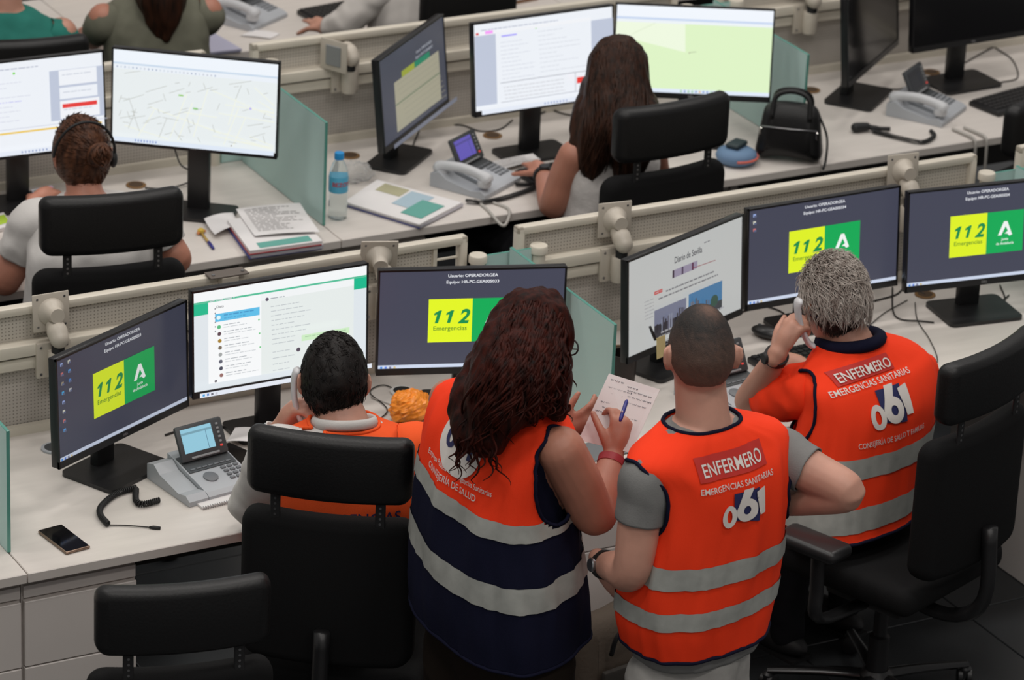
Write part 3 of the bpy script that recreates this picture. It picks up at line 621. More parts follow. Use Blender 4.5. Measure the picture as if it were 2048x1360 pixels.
# ================================================================== THINGS ON THE DESKS
def put(o, p, rz=0.0): o.location = tuple(map(float, p)); o.rotation_euler = (0, 0, rz); return o
def desk_phone(p, yaw, label, handset=True, scol=(120, 190, 220), lit=0.6):
    t = thing('desk_phone', label, 'telephone', (p[0], p[1], DZ+0.001), D2(yaw), 'grey desk telephones')
    def wedge():
        b = MB(); P_ = [(-0.105, 0.0), (0.105, 0.0), (0.105, 0.062), (-0.09, 0.022), (-0.105, 0.014)]   # y,z profile
        V = [(x, y, z) for x in (-0.045, 0.115) for y, z in P_]; n = len(P_)
        b.add(V, [tuple(range(n)), tuple(range(2*n-1, n-1, -1))]+[(i, n+i, n+(i+1) % n, (i+1) % n) for i in range(n)])
        return b.mesh('body', M_grey)
    link('body', cached('ph_body', wedge), t)
    sl = math.atan2(0.04, 0.195); Rs = rotx(sl)
    def top(x, y, dz=0.0): return (x, y, 0.022+(y+0.09)*0.04/0.195+dz)
    link('face_panel', cached('ph_face', lambda: MB().box(top(0.035, 0.035, 0.001), (0.15, 0.075, 0.003), Rs).mesh('face_panel', M_dgrey)), t)
    def cradle():
        b = MB(); P_ = [(-0.105, 0.0), (0.108, 0.0), (0.108, 0.045), (0.075, 0.055), (0.045, 0.036), (-0.05, 0.018), (-0.085, 0.026), (-0.105, 0.014)]
        V = [(x, y, z) for x in (-0.108, -0.047) for y, z in P_]; n = len(P_)
        b.add(V, [tuple(range(n)), tuple(range(2*n-1, n-1, -1))]+[(i, n+i, n+(i+1) % n, (i+1) % n) for i in range(n)]); return b.mesh('cradle', M_grey)
    link('cradle', cached('ph_cradle', cradle), t)
    def keys():
        b = MB()
        for r in range(4):
            for c in range(3): b.rbox(top(0.06+c*0.020, -0.012-r*0.016, 0.002), (0.015, 0.010, 0.005), 0.0015, 1, Rs)
        for c in range(7): b.box(top(-0.025+c*0.019, 0.008, 0.003), (0.014, 0.005, 0.003), Rs)
        return b.mesh('keypad', M_key)
    link('keypad', cached('ph_keys', keys), t)
    link('dial_ring', cached('ph_ring', lambda: MB().lathe([(0.021, 0), (0.021, 0.003), (0.019, 0.004)], top(0.005, -0.035, 0), 24, 0, Rs).mesh('dial_ring', M_key, True, angle=40)), t)
    Rt = rotx(D2(62)); dc = np.array((0.035, 0.062, 0.098))
    d = link('display', cached('ph_disp', lambda: MB().rbox((0, 0, 0), (0.150, 0.100, 0.014), 0.006, 2).mesh('display', M_dgrey, True, angle=35)), t); d.location = tuple(dc); d.rotation_euler = (D2(62), 0, 0)
    nm = 'phone_lcd_%d_%d_%d' % scol
    me = cached(nm, lambda: MB().box((-0.012, 0.006, 0.0075), (0.098, 0.066, 0.001)).box((-0.012, 0.026, 0.0082), (0.098, 0.006, 0.0006), None, 1).box((0.016, 0.0, 0.0082), (0.001, 0.05, 0.0006), None, 2).mesh('display_glass', [mat(nm, rgb(*scol), 0.3, emit=lit), mat(nm+'b', rgb(*[int(v*0.8) for v in scol]), 0.3, emit=lit), mat(nm+'c', rgb(60, 90, 130), 0.3, emit=lit*0.6)]))
    link('display_glass', me, d)
    def sk():
        b = MB()
        for q in range(6): b.rbox((0.055+q*0.0, 0.033-q*0.012, 0.0078), (0.008, 0.006, 0.003), 0.001, 1, None, 1 if q == 5 else 0)
        b.rbox((0.0, -0.042, 0.0078), (0.09, 0.006, 0.003), 0.001, 1)
        return b.mesh('side_keys', [mat('pale_key', (0.30, 0.31, 0.32), 0.5), mat('red_lamp', rgb(230, 70, 60), 0.4, emit=0.8)])
    link('side_keys', cached('ph_side', sk), d)
    if handset:
        hnd(t, (-0.078, 0, 0.062), 0.0, 'handset')
    return t
def hnd_mesh():
    b = MB(); P_ = crom([(0, -0.10, -0.012), (0, -0.075, 0.006), (0, 0.0, 0.016), (0, 0.075, 0.006), (0, 0.10, -0.012)], 6)
    r = np.interp(np.linspace(0, 1, len(P_)), [0, 0.12, 0.3, 0.7, 0.88, 1], [0.020, 0.024, 0.0165, 0.0165, 0.024, 0.020]); b.tube(P_, r, 14)
    for y in (-0.083, 0.083): b.lathe([(0.021, -0.016), (0.024, -0.006), (0.022, 0.006)], (0, y, -0.012), 18)
    return b.mesh('handset', mat('handset_grey', (0.55, 0.56, 0.58), 0.38), True, angle=60)
def hnd(parent, loc, rz, name): o = link(name, cached('handset', hnd_mesh), parent); o.location = loc; return o
desk_phone(AZ(404, 968), 9, 'grey desk telephone without handset in front row', False, (150, 205, 225), 0.9)
desk_phone(AZ(950, 368), 30, 'grey desk telephone with violet display beside the binder', True, (100, 85, 190), 0.8)
desk_phone(AZ(1852, 226), 33, 'grey desk telephone before the switched-off screens', True, (40, 44, 52), 0.2)
desk_phone(AZ(492, 38), 30, 'grey desk telephone in back row with blue display', True, (45, 55, 120), 0.6)
desk_phone(AZ(1452, 800), 8, 'grey desk telephone between the two standing-man heads', False, (40, 44, 52), 0.2)['label'] = 'grey desk telephone right of the cropped-haired head'

def keyboard(p, yaw, label, w=0.43):
    t = thing('keyboard', label, 'keyboard', (p[0], p[1], DZ+0.001), D2(yaw), 'black keyboards')
    link('case', cached('kb_case', lambda: MB().rbox((0, 0, 0.009), (0.435, 0.145, 0.018), 0.005, 2).mesh('case', M_black, True, angle=35)), t)
    def ks():
        b = MB()
        for r in range(5):
            for c in range(20): b.box((-0.2+c*0.021, 0.055-r*0.024, 0.020), (0.017, 0.018, 0.006))
        return b.mesh('keys', mat('key_black', (0.022, 0.022, 0.024), 0.45))
    o = link('keys', cached('kb_keys', ks), t)
    return t
keyboard(AZ(712, 892), -12, 'black keyboard in front of the seated man with black hair')
keyboard(AZ(1640, 716), 4, 'black keyboard before the grey-haired man')
keyboard(AZ(1160, 343), 6, 'black keyboard under the hand of the long-haired woman')
keyboard(AZ(2050, 200), 12, 'black keyboard at the right edge of second row')
keyboard(AZ(712, 22), 8, 'black keyboard in back row beside the white sleeve')
def mouse(p, yaw, label):
    t = thing('computer_mouse', label, 'mouse', (p[0], p[1], DZ+0.001), D2(yaw), 'black computer mice')
    link('shell', cached('ms', lambda: MB().ell((0, 0, 0.0185), (0.031, 0.055, 0.0175)).mesh('shell', M_black, True)), t)
    link('wheel', cached('mw', lambda: MB().lathe([(0.007, -0.003), (0.009, 0), (0.007, 0.003)], (0, 0.028, 0.031), 12, 0, roty(math.pi/2)).mesh('wheel', M_dgrey, True)), t)
mouse(AZ(1535, 676), 30, 'black mouse between newspaper screen and grey-haired man')

# mobile phone
t = thing('mobile_phone', 'black mobile phone with bronze frame lying on front desk', 'mobile phone', AZ(128, 1082, DZ), D2(8))
MB().rbox((0, 0, 0.0048), (0.074, 0.150, 0.0085), 0.0042, 3).build('frame', mat('bronze', (0.28, 0.19, 0.14), 0.3, 0.7), t, True, angle=60)
MB().rbox((0, 0, 0.0092), (0.068, 0.144, 0.0012), 0.0005, 1).build('screen', mat('phone_glass', (0.004, 0.004, 0.005), 0.08), t)
t = thing('smartphone', 'dark smartphone lying behind the front desk telephone', 'mobile phone', AZ(478, 915, DZ), D2(20))
MB().rbox((0, 0, 0.005), (0.075, 0.155, 0.009), 0.004, 3).build('case', mat('brown_case', (0.03, 0.02, 0.018), 0.5), t, True, angle=60)
MB().box((0, 0, 0.0098), (0.068, 0.147, 0.0006)).build('screen', mat('phone_glass', (0.004, 0.004, 0.005), 0.08), t)

# cables
def cable(pts, label, r=0.0028, m=None, z=DZ+0.004, name='cable', cat='cable', group='cables on the desks'):
    P_ = crom([AZ(p[0], p[1], (p[2] if len(p) > 2 else z)) for p in pts], 7)
    b = MB().tube(P_, r, 6); o = b.build(name, m or M_cable, None, True, P_[0]); o.location = tuple(P_[0]); return tag(o, label, cat, group)
def coil(pts, label, R=0.007, r=0.0022, pitch=0.0062, m=None, name='coiled_cord', tail=None):
    P_ = crom([AZ(p[0], p[1], p[2] if len(p) > 2 else DZ+R+r+0.0015) for p in pts], 10); seg = np.linalg.norm(np.diff(P_, axis=0), axis=1); cum = np.concatenate([[0], np.cumsum(seg)]); L = cum[-1]
    n = int(L/pitch*9); s_ = np.linspace(0, L, n); Q = np.column_stack([np.interp(s_, cum, P_[:, i]) for i in range(3)]); T = np.gradient(Q, axis=0); T /= np.linalg.norm(T, axis=1)[:, None]
    N = np.cross(T, (0, 0, 1)); N /= np.linalg.norm(N, axis=1)[:, None]; B = np.cross(N, T); ph = 2*math.pi*s_/pitch
    H = Q+R*(np.cos(ph)[:, None]*N+np.sin(ph)[:, None]*B)
    t = thing(name, label, 'cord', P_[0]); MB().tube(H, r, 5).build('coil', m or M_blackm, t, True, P_[0])
    if tail:
        K = crom([AZ(p[0], p[1], DZ+0.004) for p in tail], 6); MB().tube(K, 0.0018, 6).build('lead', M_cable, t, True, P_[0])
        d = nrm(K[-1]-K[-2]); MB().tube([K[-1]-d*0.006, K[-1]+d*0.004, K[-1]+d*0.012, K[-1]+d*0.024], [0.003, 0.0058, 0.0058, 0.0045], 8).build('plug', M_blackm, t, True, P_[0])
coil([(272, 975), (232, 988), (203, 1012), (201, 1030), (216, 1048)], 'black coiled headset cord with plug lying on front desk', tail=[(216, 1050), (255, 1051), (303, 1055)])
coil([(272, 978), (272, 1000), (285, 1008), (320, 1000)], 'short black coiled cord looping beside the front telephone')
coil([(932, 402), (965, 404), (1010, 395), (1062, 378), (1070, 370), (1030, 368)], 'black coiled cord in front of the violet-display telephone', 0.006)
t_ = coil([(1745, 262), (1800, 276), (1845, 284), (1868, 272), (1862, 262)], 'black headset cord curling before the right desk telephone', 0.006)
def drop_cable(px_, py_, label):
    a = AZ(px_, py_, DZ+0.007); P_ = crom([a, (a[0]+0.01, 1.80, DZ+0.008), (a[0]+0.012, 1.742, DZ+0.006), (a[0]+0.012, 1.732, DZ-0.05), (a[0]+0.015, 1.736, DZ-0.16)], 7)
    o = MB().tube(P_, 0.0055, 6).build('cable', M_cableg, None, True, P_[0]); o.location = tuple(P_[0]); return tag(o, label, 'cable', 'grey cable loops over the desk edge')
def ribbon_cable(pts, label): return cable(pts, label, 0.0055, M_cableg, group='grey cable loops over the desk edge')
ribbon_cable([(950, 400), (975, 420), (1000, 448), (1012, 448), (1018, 420), (985, 405)], 'grey cable loop hanging over the second row desk edge')
drop_cable(1905, 258, 'grey cable dropping over the desk edge below the right telephone')
drop_cable(1928, 255, 'second grey cable dropping over the desk edge at right')
for pts, l in [([(330, 870), (360, 862), (420, 860), (470, 846), (500, 835)], 'black cable running behind the front telephone'),
               ([(225, 888), (255, 915), (320, 950)], 'white cable lying across the angled front monitor base'),
               ([(795, 780), (765, 770), (740, 785), (775, 820), (740, 850)], 'thin black cable curling under the emergency screen'),
               ([(742, 795), (790, 812), (850, 838)], 'thin grey cable left of the orange bag'),
               ([(350, 300, 0.95), (362, 330, 0.86), (385, 345, 0.80), (382, 362, 0.755), (335, 377, 0.748), (290, 376, 0.748)], 'dark cable hanging below the street map screen'),
               ([(640, 610), (640, 612)], 'x')][:5]:
    cable(pts, l, 0.003 if 'thin' not in l else 0.0018, M_cableg if 'white' in l or 'grey' in l else None)
for pts, l in [([(1480, 625), (1520, 612), (1560, 622), (1580, 640)], 'black cable behind the newspaper screen'),
               ([(1735, 605), (1790, 590), (1812, 575), (1850, 588)], 'black cable between the two right front screens'),
               ([(1785, 575), (1786, 620), (1800, 638), (1840, 642), (1868, 645)], 'black cable bending towards the right front monitor base'),
               ([(1830, 605), (1835, 640), (1860, 680), (1875, 720), (1860, 745)], 'thin dark cable winding towards the reclined chair'),
               ([(1740, 650), (1770, 625), (1815, 600)], 'thin dark cable behind the grey-haired man\'s collar'),
               ([(2000, 570), (2010, 600), (1990, 615), (2018, 590)], 'black cable looping at the right front monitor base'),
               ([(862, 245), (900, 228), (950, 226)], 'black cable behind the angled second row screen'),
               ([(852, 252), (920, 250), (960, 262), (1000, 258), (1025, 240)], 'dark cable running to the brown desk grommet'),
               ([(838, 262), (828, 285), (824, 300), (826, 306)], 'black cable dropping beside the violet-display telephone'),
               ([(1040, 245), (1070, 232), (1110, 215)], 'dark cable under the form screen'),
               ([(1100, 218), (1130, 228), (1160, 232)], 'dark cable beside the long hair'),
               ([(1720, 190), (1755, 175), (1800, 178), (1845, 160)], 'dark cable before the black angled screen'),
               ([(1930, 125), (1985, 95), (2030, 80)], 'dark cable at the top right monitor stand'),
               ([(1990, 95), (2025, 120), (2035, 155), (2000, 165)], 'dark cable loop at the top right edge'),
               ([(812, 290), (808, 300), (815, 305), (820, 292)], 'small dark cable loop under the angled screen')]:
    cable(pts, l, 0.0016 if 'thin' in l else 0.0026)
# grommets
for i, (px_, py_, l) in enumerate([(272, 371, 'beside the street map stand'), (700, 312, 'behind the water bottle'), (985, 272, 'behind the form screen stand'), (1622, 181, 'behind the black handbag'), (1862, 145, 'before the top right screens'), (1850, 590, 'between the two right front screens'), (1240, 700, 'behind the frosted glass and newspaper screen')]):
    p = AZ(px_, py_, DZ); t = thing('cable_grommet', 'brown round cable grommet in desk '+l, 'grommet', p, 0, 'brown cable grommets')
    link('ring', cached('gring', lambda: MB().lathe([(0.033, 0.0005), (0.033, 0.003), (0.030, 0.004)], seg=24).mesh('ring', M_brass, True, angle=40)), t); link('brush', cached('gbr', lambda: MB().lathe([(0.024, 0.003), (0.024, 0.0045)], (0, 0, 0), 20).mesh('brush', mat('dark_brown', (0.07, 0.04, 0.02), 0.8))), t)
p = AZ(805, 785, DZ); t = thing('cable_grommet', 'round desk cable hole with white rim by the orange bag', 'grommet', p, 0)
MB().lathe([(0.036, 0.0005), (0.036, 0.006), (0.030, 0.007)], seg=24).build('ring', M_white, t, True, angle=40); MB().lathe([(0.027, 0.004), (0.027, 0.0078)], seg=20).build('opening', M_blackm, t)
p = AZ(108, 898, DZ); t = thing('cable_grommet', 'grey round desk cable hole left of the angled front monitor', 'grommet', p, 0)
MB().lathe([(0.036, 0.0005), (0.036, 0.005), (0.030, 0.006)], seg=24).build('ring', M_grey, t, True, angle=40); MB().lathe([(0.027, 0.004), (0.027, 0.0068)], seg=20).build('opening', M_dgrey, t)

# papers
def sheet(name, corners, z, label, lines=True, m=None, curl=0.004, cat='paper', group=None, nlines=12, ink=None):
    """a single sheet whose four corners lie on the desk at the given spots (TL, TR, BR, BL)"""
    Q = [np.append(AZ(x, y, z)[:2], z) for x, y in corners]; o0 = Q[3]; N = 8
    t = thing(name, label, cat, o0, 0, group); b = MB()
    def P_(u, v, dz=0): p = (Q[3]*(1-u)+Q[2]*u)*(1-v)+(Q[0]*(1-u)+Q[1]*u)*v; return (p[0]-o0[0], p[1]-o0[1], curl*(u*(1-u)*2+(v-0.5)**2*1.5)+dz)
    for dz, fl_ in ((0.0006, False), (0.0, True)):
        base = [P_(i/N, j/N, dz) for j in range(N+1) for i in range(N+1)]
        F_ = [(j*(N+1)+i, j*(N+1)+i+1, (j+1)*(N+1)+i+1, (j+1)*(N+1)+i) for j in range(N) for i in range(N)]
        b.add(base, [f[::-1] for f in F_] if fl_ else F_)
    b.build('sheet', m or M_paper, t, True)
    if lines:
        b = MB(); r_ = random.Random(int(corners[0][0]*7+corners[0][1]))
        for q in range(nlines):
            v = 0.9-q*0.8/nlines; u = 0.1; e = r_.uniform(0.5, 0.92)
            while u < e:
                u2 = min(e, u+r_.uniform(0.04, 0.16)); b.add([P_(u, v, 0.0012), P_(u2, v, 0.0012), P_(u2, v+0.022, 0.0012), P_(u, v+0.022, 0.0012)], [(0, 1, 2, 3)]); u = u2+0.02
        b.build('printed_lines', ink or M_ink, t)
    return t
sheet('paper_sheet', [(470, 858), (530, 862), (540, 892), (452, 885)], DZ+0.0140, 'white sheet between front telephone and chat screen', False, curl=0.01)
sheet('paper_sheet', [(408, 440), (466, 428), (482, 452), (430, 472)], DZ+0.0140, 'loose white sheet left of the paper stack', False, curl=0.012)
sheet('paper_sheet', [(970, 328), (1066, 308), (1082, 320), (992, 343)], DZ+0.0140, 'printed sheet behind the violet-display telephone', True)
sheet('paper_sheet', [(505, 60), (560, 68), (540, 78), (480, 72)], DZ+0.002, 'small grey sheet beside the back row telephone cord', False)
# paper stack with folder in second row
def stack_book(name, corners, z0, th, label, mats_, cover=None, cat='folder'):
    Q = [np.append(AZ(x, y, z0+th)[:2], z0) for x, y in corners]; o0 = sum(Q)/4; t = thing(name, label, cat, (o0[0], o0[1], z0), 0)
    z = 0.0
    for i, (f, m_) in enumerate(mats_):
        h = th*f; sh = (0.004*math.sin(i*2.1), 0.003*math.cos(i*1.7)); b = MB()
        V = [(q[0]-o0[0]+sh[0], q[1]-o0[1]+sh[1], zz) for zz in (z+0.0003, z+h) for q in (Q[3], Q[2], Q[1], Q[0])]
        b.add(V, [(3, 2, 1, 0), (4, 5, 6, 7), (0, 1, 5, 4), (1, 2, 6, 5), (2, 3, 7, 6), (3, 0, 4, 7)]); b.build(['back_cover', 'page_block', 'divider', 'top_pages', 'front_cover'][i % 5], m_, t); z += h
    def P_(u, v, dz=0): p = (Q[3]*(1-u)+Q[2]*u)*(1-v)+(Q[0]*(1-u)+Q[1]*u)*v; return (p[0]-o0[0], p[1]-o0[1], th+0.0008+dz)
    for i, (u0, v0, u1, v1, m_, nm) in enumerate(cover or []):
        MB().add([P_(u0, v0, i*0.0004), P_(u1, v0, i*0.0004), P_(u1, v1, i*0.0004), P_(u0, v1, i*0.0004)], [(0, 1, 2, 3)]).build(nm, m_, t)
    return t
M_blue = mat('blue_cover', (0.07, 0.09, 0.36), 0.4); M_red = mat('red_plastic', (0.33, 0.02, 0.03), 0.45); M_teal = mat('teal_print', (0.12, 0.36, 0.31), 0.7); M_pblue = mat('pale_blue_print', (0.38, 0.50, 0.58), 0.7); M_khaki = mat('khaki_print', (0.42, 0.40, 0.26), 0.7); M_clear = mat('clear_sleeve', (0.55, 0.54, 0.60), 0.25); M_yel = mat('yellow_note', (0.55, 0.60, 0.11), 0.8)
stack_book('paper_stack', [(455, 440), (585, 418), (645, 482), (500, 502)], DZ+0.001, 0.030, 'stack of printed sheets on blue folder beside glass divider', [(0.14, M_blue), (0.42, M_clear), (0.08, M_red), (0.36, M_paper)], [(0.15, 0.04, 0.88, 0.20, M_teal, 'teal_label')])
sheet('printed_sheet', [(472, 420), (600, 408), (640, 466), (510, 474)], DZ+0.034, 'printed form lying on top of the paper stack', True, curl=0.008, nlines=14)
stack_book('ring_binder', [(755, 358), (925, 404), (840, 448), (690, 402)], DZ+0.001, 0.018, 'spiral-bound handbook with map cover beside the water bottle', [(0.18, M_blue), (0.5, M_clear), (0.32, M_paper)], [(0.12, 0.62, 0.42, 0.92, M_khaki, 'khaki_panel'), (0.45, 0.35, 0.72, 0.9, M_pblue, 'pale_blue_panel'), (0.66, 0.15, 0.93, 0.72, M_teal, 'teal_panel')], 'handbook')
stack_book('document_wallet', [(330, 55), (400, 50), (482, 98), (390, 108)], DZ+0.001, 0.012, 'blue-edged document wallet with green note in back row', [(0.3, M_blue), (0.7, mat('lilac_sleeve', (0.42, 0.42, 0.55), 0.3))], [(0.05, 0.62, 0.5, 0.95, M_yel, 'sticky_note')], 'folder')
stack_book('notebook', [(-30, 435), (8, 425), (25, 450), (-12, 462)], DZ+0.001, 0.012, 'white notebook with lime green label at the left edge', [(1.0, M_paper)], [(0.1, 0.25, 0.95, 0.85, mat('lime_note', (0.42, 0.62, 0.05), 0.8), 'lime_label')], 'notebook')
stack_book('notebook', [(62, 380), (104, 371), (120, 394), (78, 404)], DZ+0.0135, 0.016, 'grey notebook with pink and green notes near the bun woman', [(1.0, M_clear)], [(0.1, 0.55, 0.5, 0.9, mat('green_note', (0.05, 0.22, 0.09), 0.8), 'green_note'), (0.5, 0.6, 0.95, 0.95, mat('pink_note', (0.62, 0.22, 0.42), 0.8), 'pink_note'), (0.1, 0.1, 0.95, 0.52, mat('cream_note', (0.55, 0.52, 0.22), 0.8), 'cream_note')], 'notebook')
# spiral notebook under front phone
Q = AZ(440, 1012, DZ); t = thing('spiral_notepad', 'white spiral notepad under the front desk telephone', 'notepad', Q, D2(6)); MB().box((0.02, 0.032, 0.004), (0.145, 0.06, 0.006)).build('pages', M_paper, t); b = MB()
for q in range(20):
    a = np.linspace(0, 2*math.pi, 9); b.tube([(-0.05+q*0.0072, 0.004*math.cos(k)+0.001, 0.0055+0.0045*math.sin(k)) for k in a], 0.0009, 4, caps=False)
b.build('spiral', M_steel, t, True)
# ballpoint pen with toy topper
A_, B_ = AZ(403, 466, DZ+0.006), AZ(427, 497, DZ+0.006); t = thing('ballpoint_pen', 'blue-capped pen with yellow toy topper on second row desk', 'pen', A_); d = B_-A_
MB().tube([d*0, d*0.3, d*0.62], 0.0042, 8).build('barrel', mat('amber_barrel', (0.45, 0.30, 0.08), 0.3), t, True); MB().tube([d*0.60, d*0.85, d], [0.0055, 0.0055, 0.004], 8).build('cap', mat('pen_blue', (0.02, 0.02, 0.22), 0.35), t, True)
MB().ell(-nrm(d)*0.008+np.array((0, 0, 0.004)), (0.012, 0.010, 0.010)).ell(-nrm(d)*0.002+np.array((0.012, 0.006, 0.002)), (0.007, 0.006, 0.005), mi=1).ell(-nrm(d)*0.002+np.array((-0.012, -0.004, 0.002)), (0.006, 0.006, 0.005), mi=1).build('topper', [mat('toy_yellow', (0.62, 0.42, 0.05), 0.5), mat('toy_orange', (0.55, 0.20, 0.06), 0.5)], t, True)
# water bottle
t = thing('water_bottle', 'clear plastic water bottle with blue cap and blue label', 'bottle', AZ(675, 436, DZ))
M_pet = mat('clear_plastic', (0.86, 0.92, 0.92), 0.08, trans=0.92); M_pet.node_tree.nodes['Principled BSDF'].inputs['IOR'].default_value = 1.15
prof = [(0.024, 0.001), (0.030, 0.006), (0.0305, 0.03), (0.0290, 0.036), (0.0305, 0.042), (0.0305, 0.06), (0.0290, 0.066), (0.0305, 0.072), (0.0305, 0.15), (0.028, 0.165), (0.020, 0.188), (0.0135, 0.200), (0.0135, 0.207)]
MB().lathe(prof, seg=28).build('bottle_body', M_pet, t, True, angle=60)
MB().lathe([(0.0310, 0.095), (0.0313, 0.096), (0.0313, 0.146), (0.0310, 0.147)], seg=32).build('paper_label', mat('label_blue', (0.10, 0.45, 0.68), 0.5), t, True, angle=60)
V, F_ = text2d('BEZOYA', 0.020, 0.02); b = MB(); ang = math.atan2(CC[1]-1.9, CC[0]-1.8)+0.55
b.add([(0.0322*math.cos(ang+v[0]/0.0315), 0.0322*math.sin(ang+v[0]/0.0315), 0.118+v[1]) for v in V], F_); b.build('label_lettering', mat('label_red', (0.55, 0.04, 0.05), 0.5), t)
MB().lathe([(0.0155, 0.203), (0.0155, 0.222), (0.014, 0.225)], seg=24).build('cap', mat('cap_blue', (0.02, 0.30, 0.70), 0.4), t, True, angle=40)
# crumpled wrap and orange bag
def crumple(name, c, rad, m, label, cat, seed, amp=0.35, lay=3):
    r_ = np.random.default_rng(seed); b = MB(); n, k = 26, 40; V = []
    for i in range(n+1):
        for j in range(k):
            th, ph = math.pi*i/n, 2*math.pi*j/k; d = np.array((math.sin(th)*math.cos(ph), math.sin(th)*math.sin(ph), math.cos(th)))
            f = 1+amp*(noise.noise(Vector(d*2.2+seed))+0.7*abs(noise.noise(Vector(d*5.0+seed)))+0.4*noise.noise(Vector(d*11+seed)))-amp*0.3
            p = d*np.asarray(rad)*f; p[2] = max(p[2]+rad[2]*0.85, 0.002); V.append(p)
    F_ = [(i*k+j, i*k+(j+1) % k, (i+1)*k+(j+1) % k, (i+1)*k+j) for i in range(n) for j in range(k)]
    o = b.add(V, [f[::-1] for f in F_]).build(name, m, None, False); o.location = tuple(map(float, c)); return tag(o, label, cat)
M_wrap = mat('clear_wrap', (0.85, 0.86, 0.87), 0.12, trans=0.9); M_wrap.node_tree.nodes['Principled BSDF'].inputs['IOR'].default_value = 1.06
crumple('plastic_wrap', AZ(712, 362, DZ), (0.055, 0.042, 0.036), M_wrap, 'crumpled clear plastic wrap behind the water bottle', 'plastic wrap', 4)
crumple('plastic_bag', AZ(820, 842, DZ), (0.066, 0.048, 0.050), mat('orange_plastic', (1.0, 0.32, 0.035), 0.3), 'crumpled orange plastic bag below the emergency screen', 'plastic bag', 9, 0.20)
# sticky note and stylus on newspaper screen
t = thing('sticky_note', 'pale yellow sticky note hanging on the newspaper screen', 'note', J(1322, 694, 0.0, (2.12, 0.36)), D2(20)); MB().rbox((0, 0, 0), (0.040, 0.002, 0.065), 0.0008, 1, rotx(-0.1)).build('note', mat('pale_yellow', (0.60, 0.52, 0.25), 0.8), t)
A_, B_ = J(1300, 653, 0.0, (2.10, 0.36)), J(1311, 680, 0.0, (2.10, 0.36)); o = MB().tube([A_-A_, (B_-A_)*0.5, B_-A_], [0.004, 0.005, 0.0045], 8).build('stylus', M_blackm, None, True); o.location = tuple(A_); tag(o, 'black stylus stuck behind the pale yellow note', 'pen')
# black handbag
p = AZ(1596, 322, DZ); t = thing('handbag', 'black leather handbag with zips standing on second row desk', 'handbag', (p[0]-0.02, p[1]+0.03, DZ+0.001), D2(-38))
def bagf(q): q = np.array(q); k = (q[2]+0.09)/0.18; q[0] *= 1-0.22*k; q[1] *= 1-0.55*k*k; q[2] += 0.012*math.cos(q[0]*14); return q
me = sub_rbox((0.235, 0.125, 0.19), 0.035, 8, bagf, 'bag_body', M_leather); o = link('bag_body', me, t); o.location = (0, 0, 0.097)
for sy in (-1, 1):
    MB().tube(crom([(-0.065, sy*0.045, 0.155), (-0.055, sy*0.02, 0.225), (0.0, sy*0.012, 0.245), (0.055, sy*0.02, 0.225), (0.065, sy*0.045, 0.155)], 6), 0.0055, 8, flat=1.6).build('handle', M_leather, t, True)
MB().tube([(-0.095, -0.0575, 0.128), (0, -0.062, 0.128), (0.095, -0.0575, 0.128)], 0.0026, 6).build('zip', M_steel, t, True)
for xx in (-0.095, 0.095): MB().rbox((xx, -0.062, 0.112), (0.008, 0.004, 0.026), 0.002, 1).build('zip_pull', mat('silver', (0.6, 0.58, 0.55), 0.25, 1.0), t)
MB().tube(crom([(0.09, 0.0, 0.17), (0.125, -0.02, 0.10), (0.13, -0.05, 0.03), (0.125, -0.09, 0.008)], 6), 0.007, 6, flat=0.4).build('strap', M_leather, t, True)
# blue zip case with a dark pouch on it
p = AZ(1472, 325, DZ); t = thing('zip_case', 'blue rounded zip case with coral zip beside the handbag', 'case', p, D2(12))
MB().lathe([(0.050, 0.001), (0.066, 0.012), (0.071, 0.026), (0.066, 0.040), (0.050, 0.050), (0.02, 0.053)], seg=32).build('shell', mat('case_blue', (0.13, 0.22, 0.36), 0.7, bump=0.2, scale=200), t, True)
MB().tube([(0.0718*math.cos(a), 0.0718*math.sin(a), 0.026) for a in np.linspace(-2.3, 0.9, 30)], 0.0035, 6, flat=1.2).build('zip', mat('coral', (0.65, 0.14, 0.10), 0.6), t, True)
t = thing('small_pouch', 'small dark pouch lying on the blue zip case', 'pouch', (p[0]+0.005, p[1]+0.012, DZ+0.054), D2(30)); MB().rbox((0, 0, 0.008), (0.075, 0.05, 0.016), 0.007, 3).build('pouch_body', mat('dark_teal_pouch', (0.02, 0.035, 0.042), 0.6), t, True, angle=60)
# headset on the right second row desk
p = AZ(1722, 256, DZ+0.015); t = thing('headset', 'black telephone headset lying before the right desk telephone', 'headset', (p[0], p[1], DZ), D2(-10))
MB().limb([(-0.02, 0, 0.018), (0.02, 0, 0.018)], [0.017, 0.015], 14).build('ear_cushion', M_blackm, t, True); MB().tube(crom([(0.02, 0, 0.018), (0.06, -0.015, 0.014), (0.10, -0.022, 0.012)], 6), [0.010]*6+[0.008]*7, 8).build('boom', M_blackm, t, True)
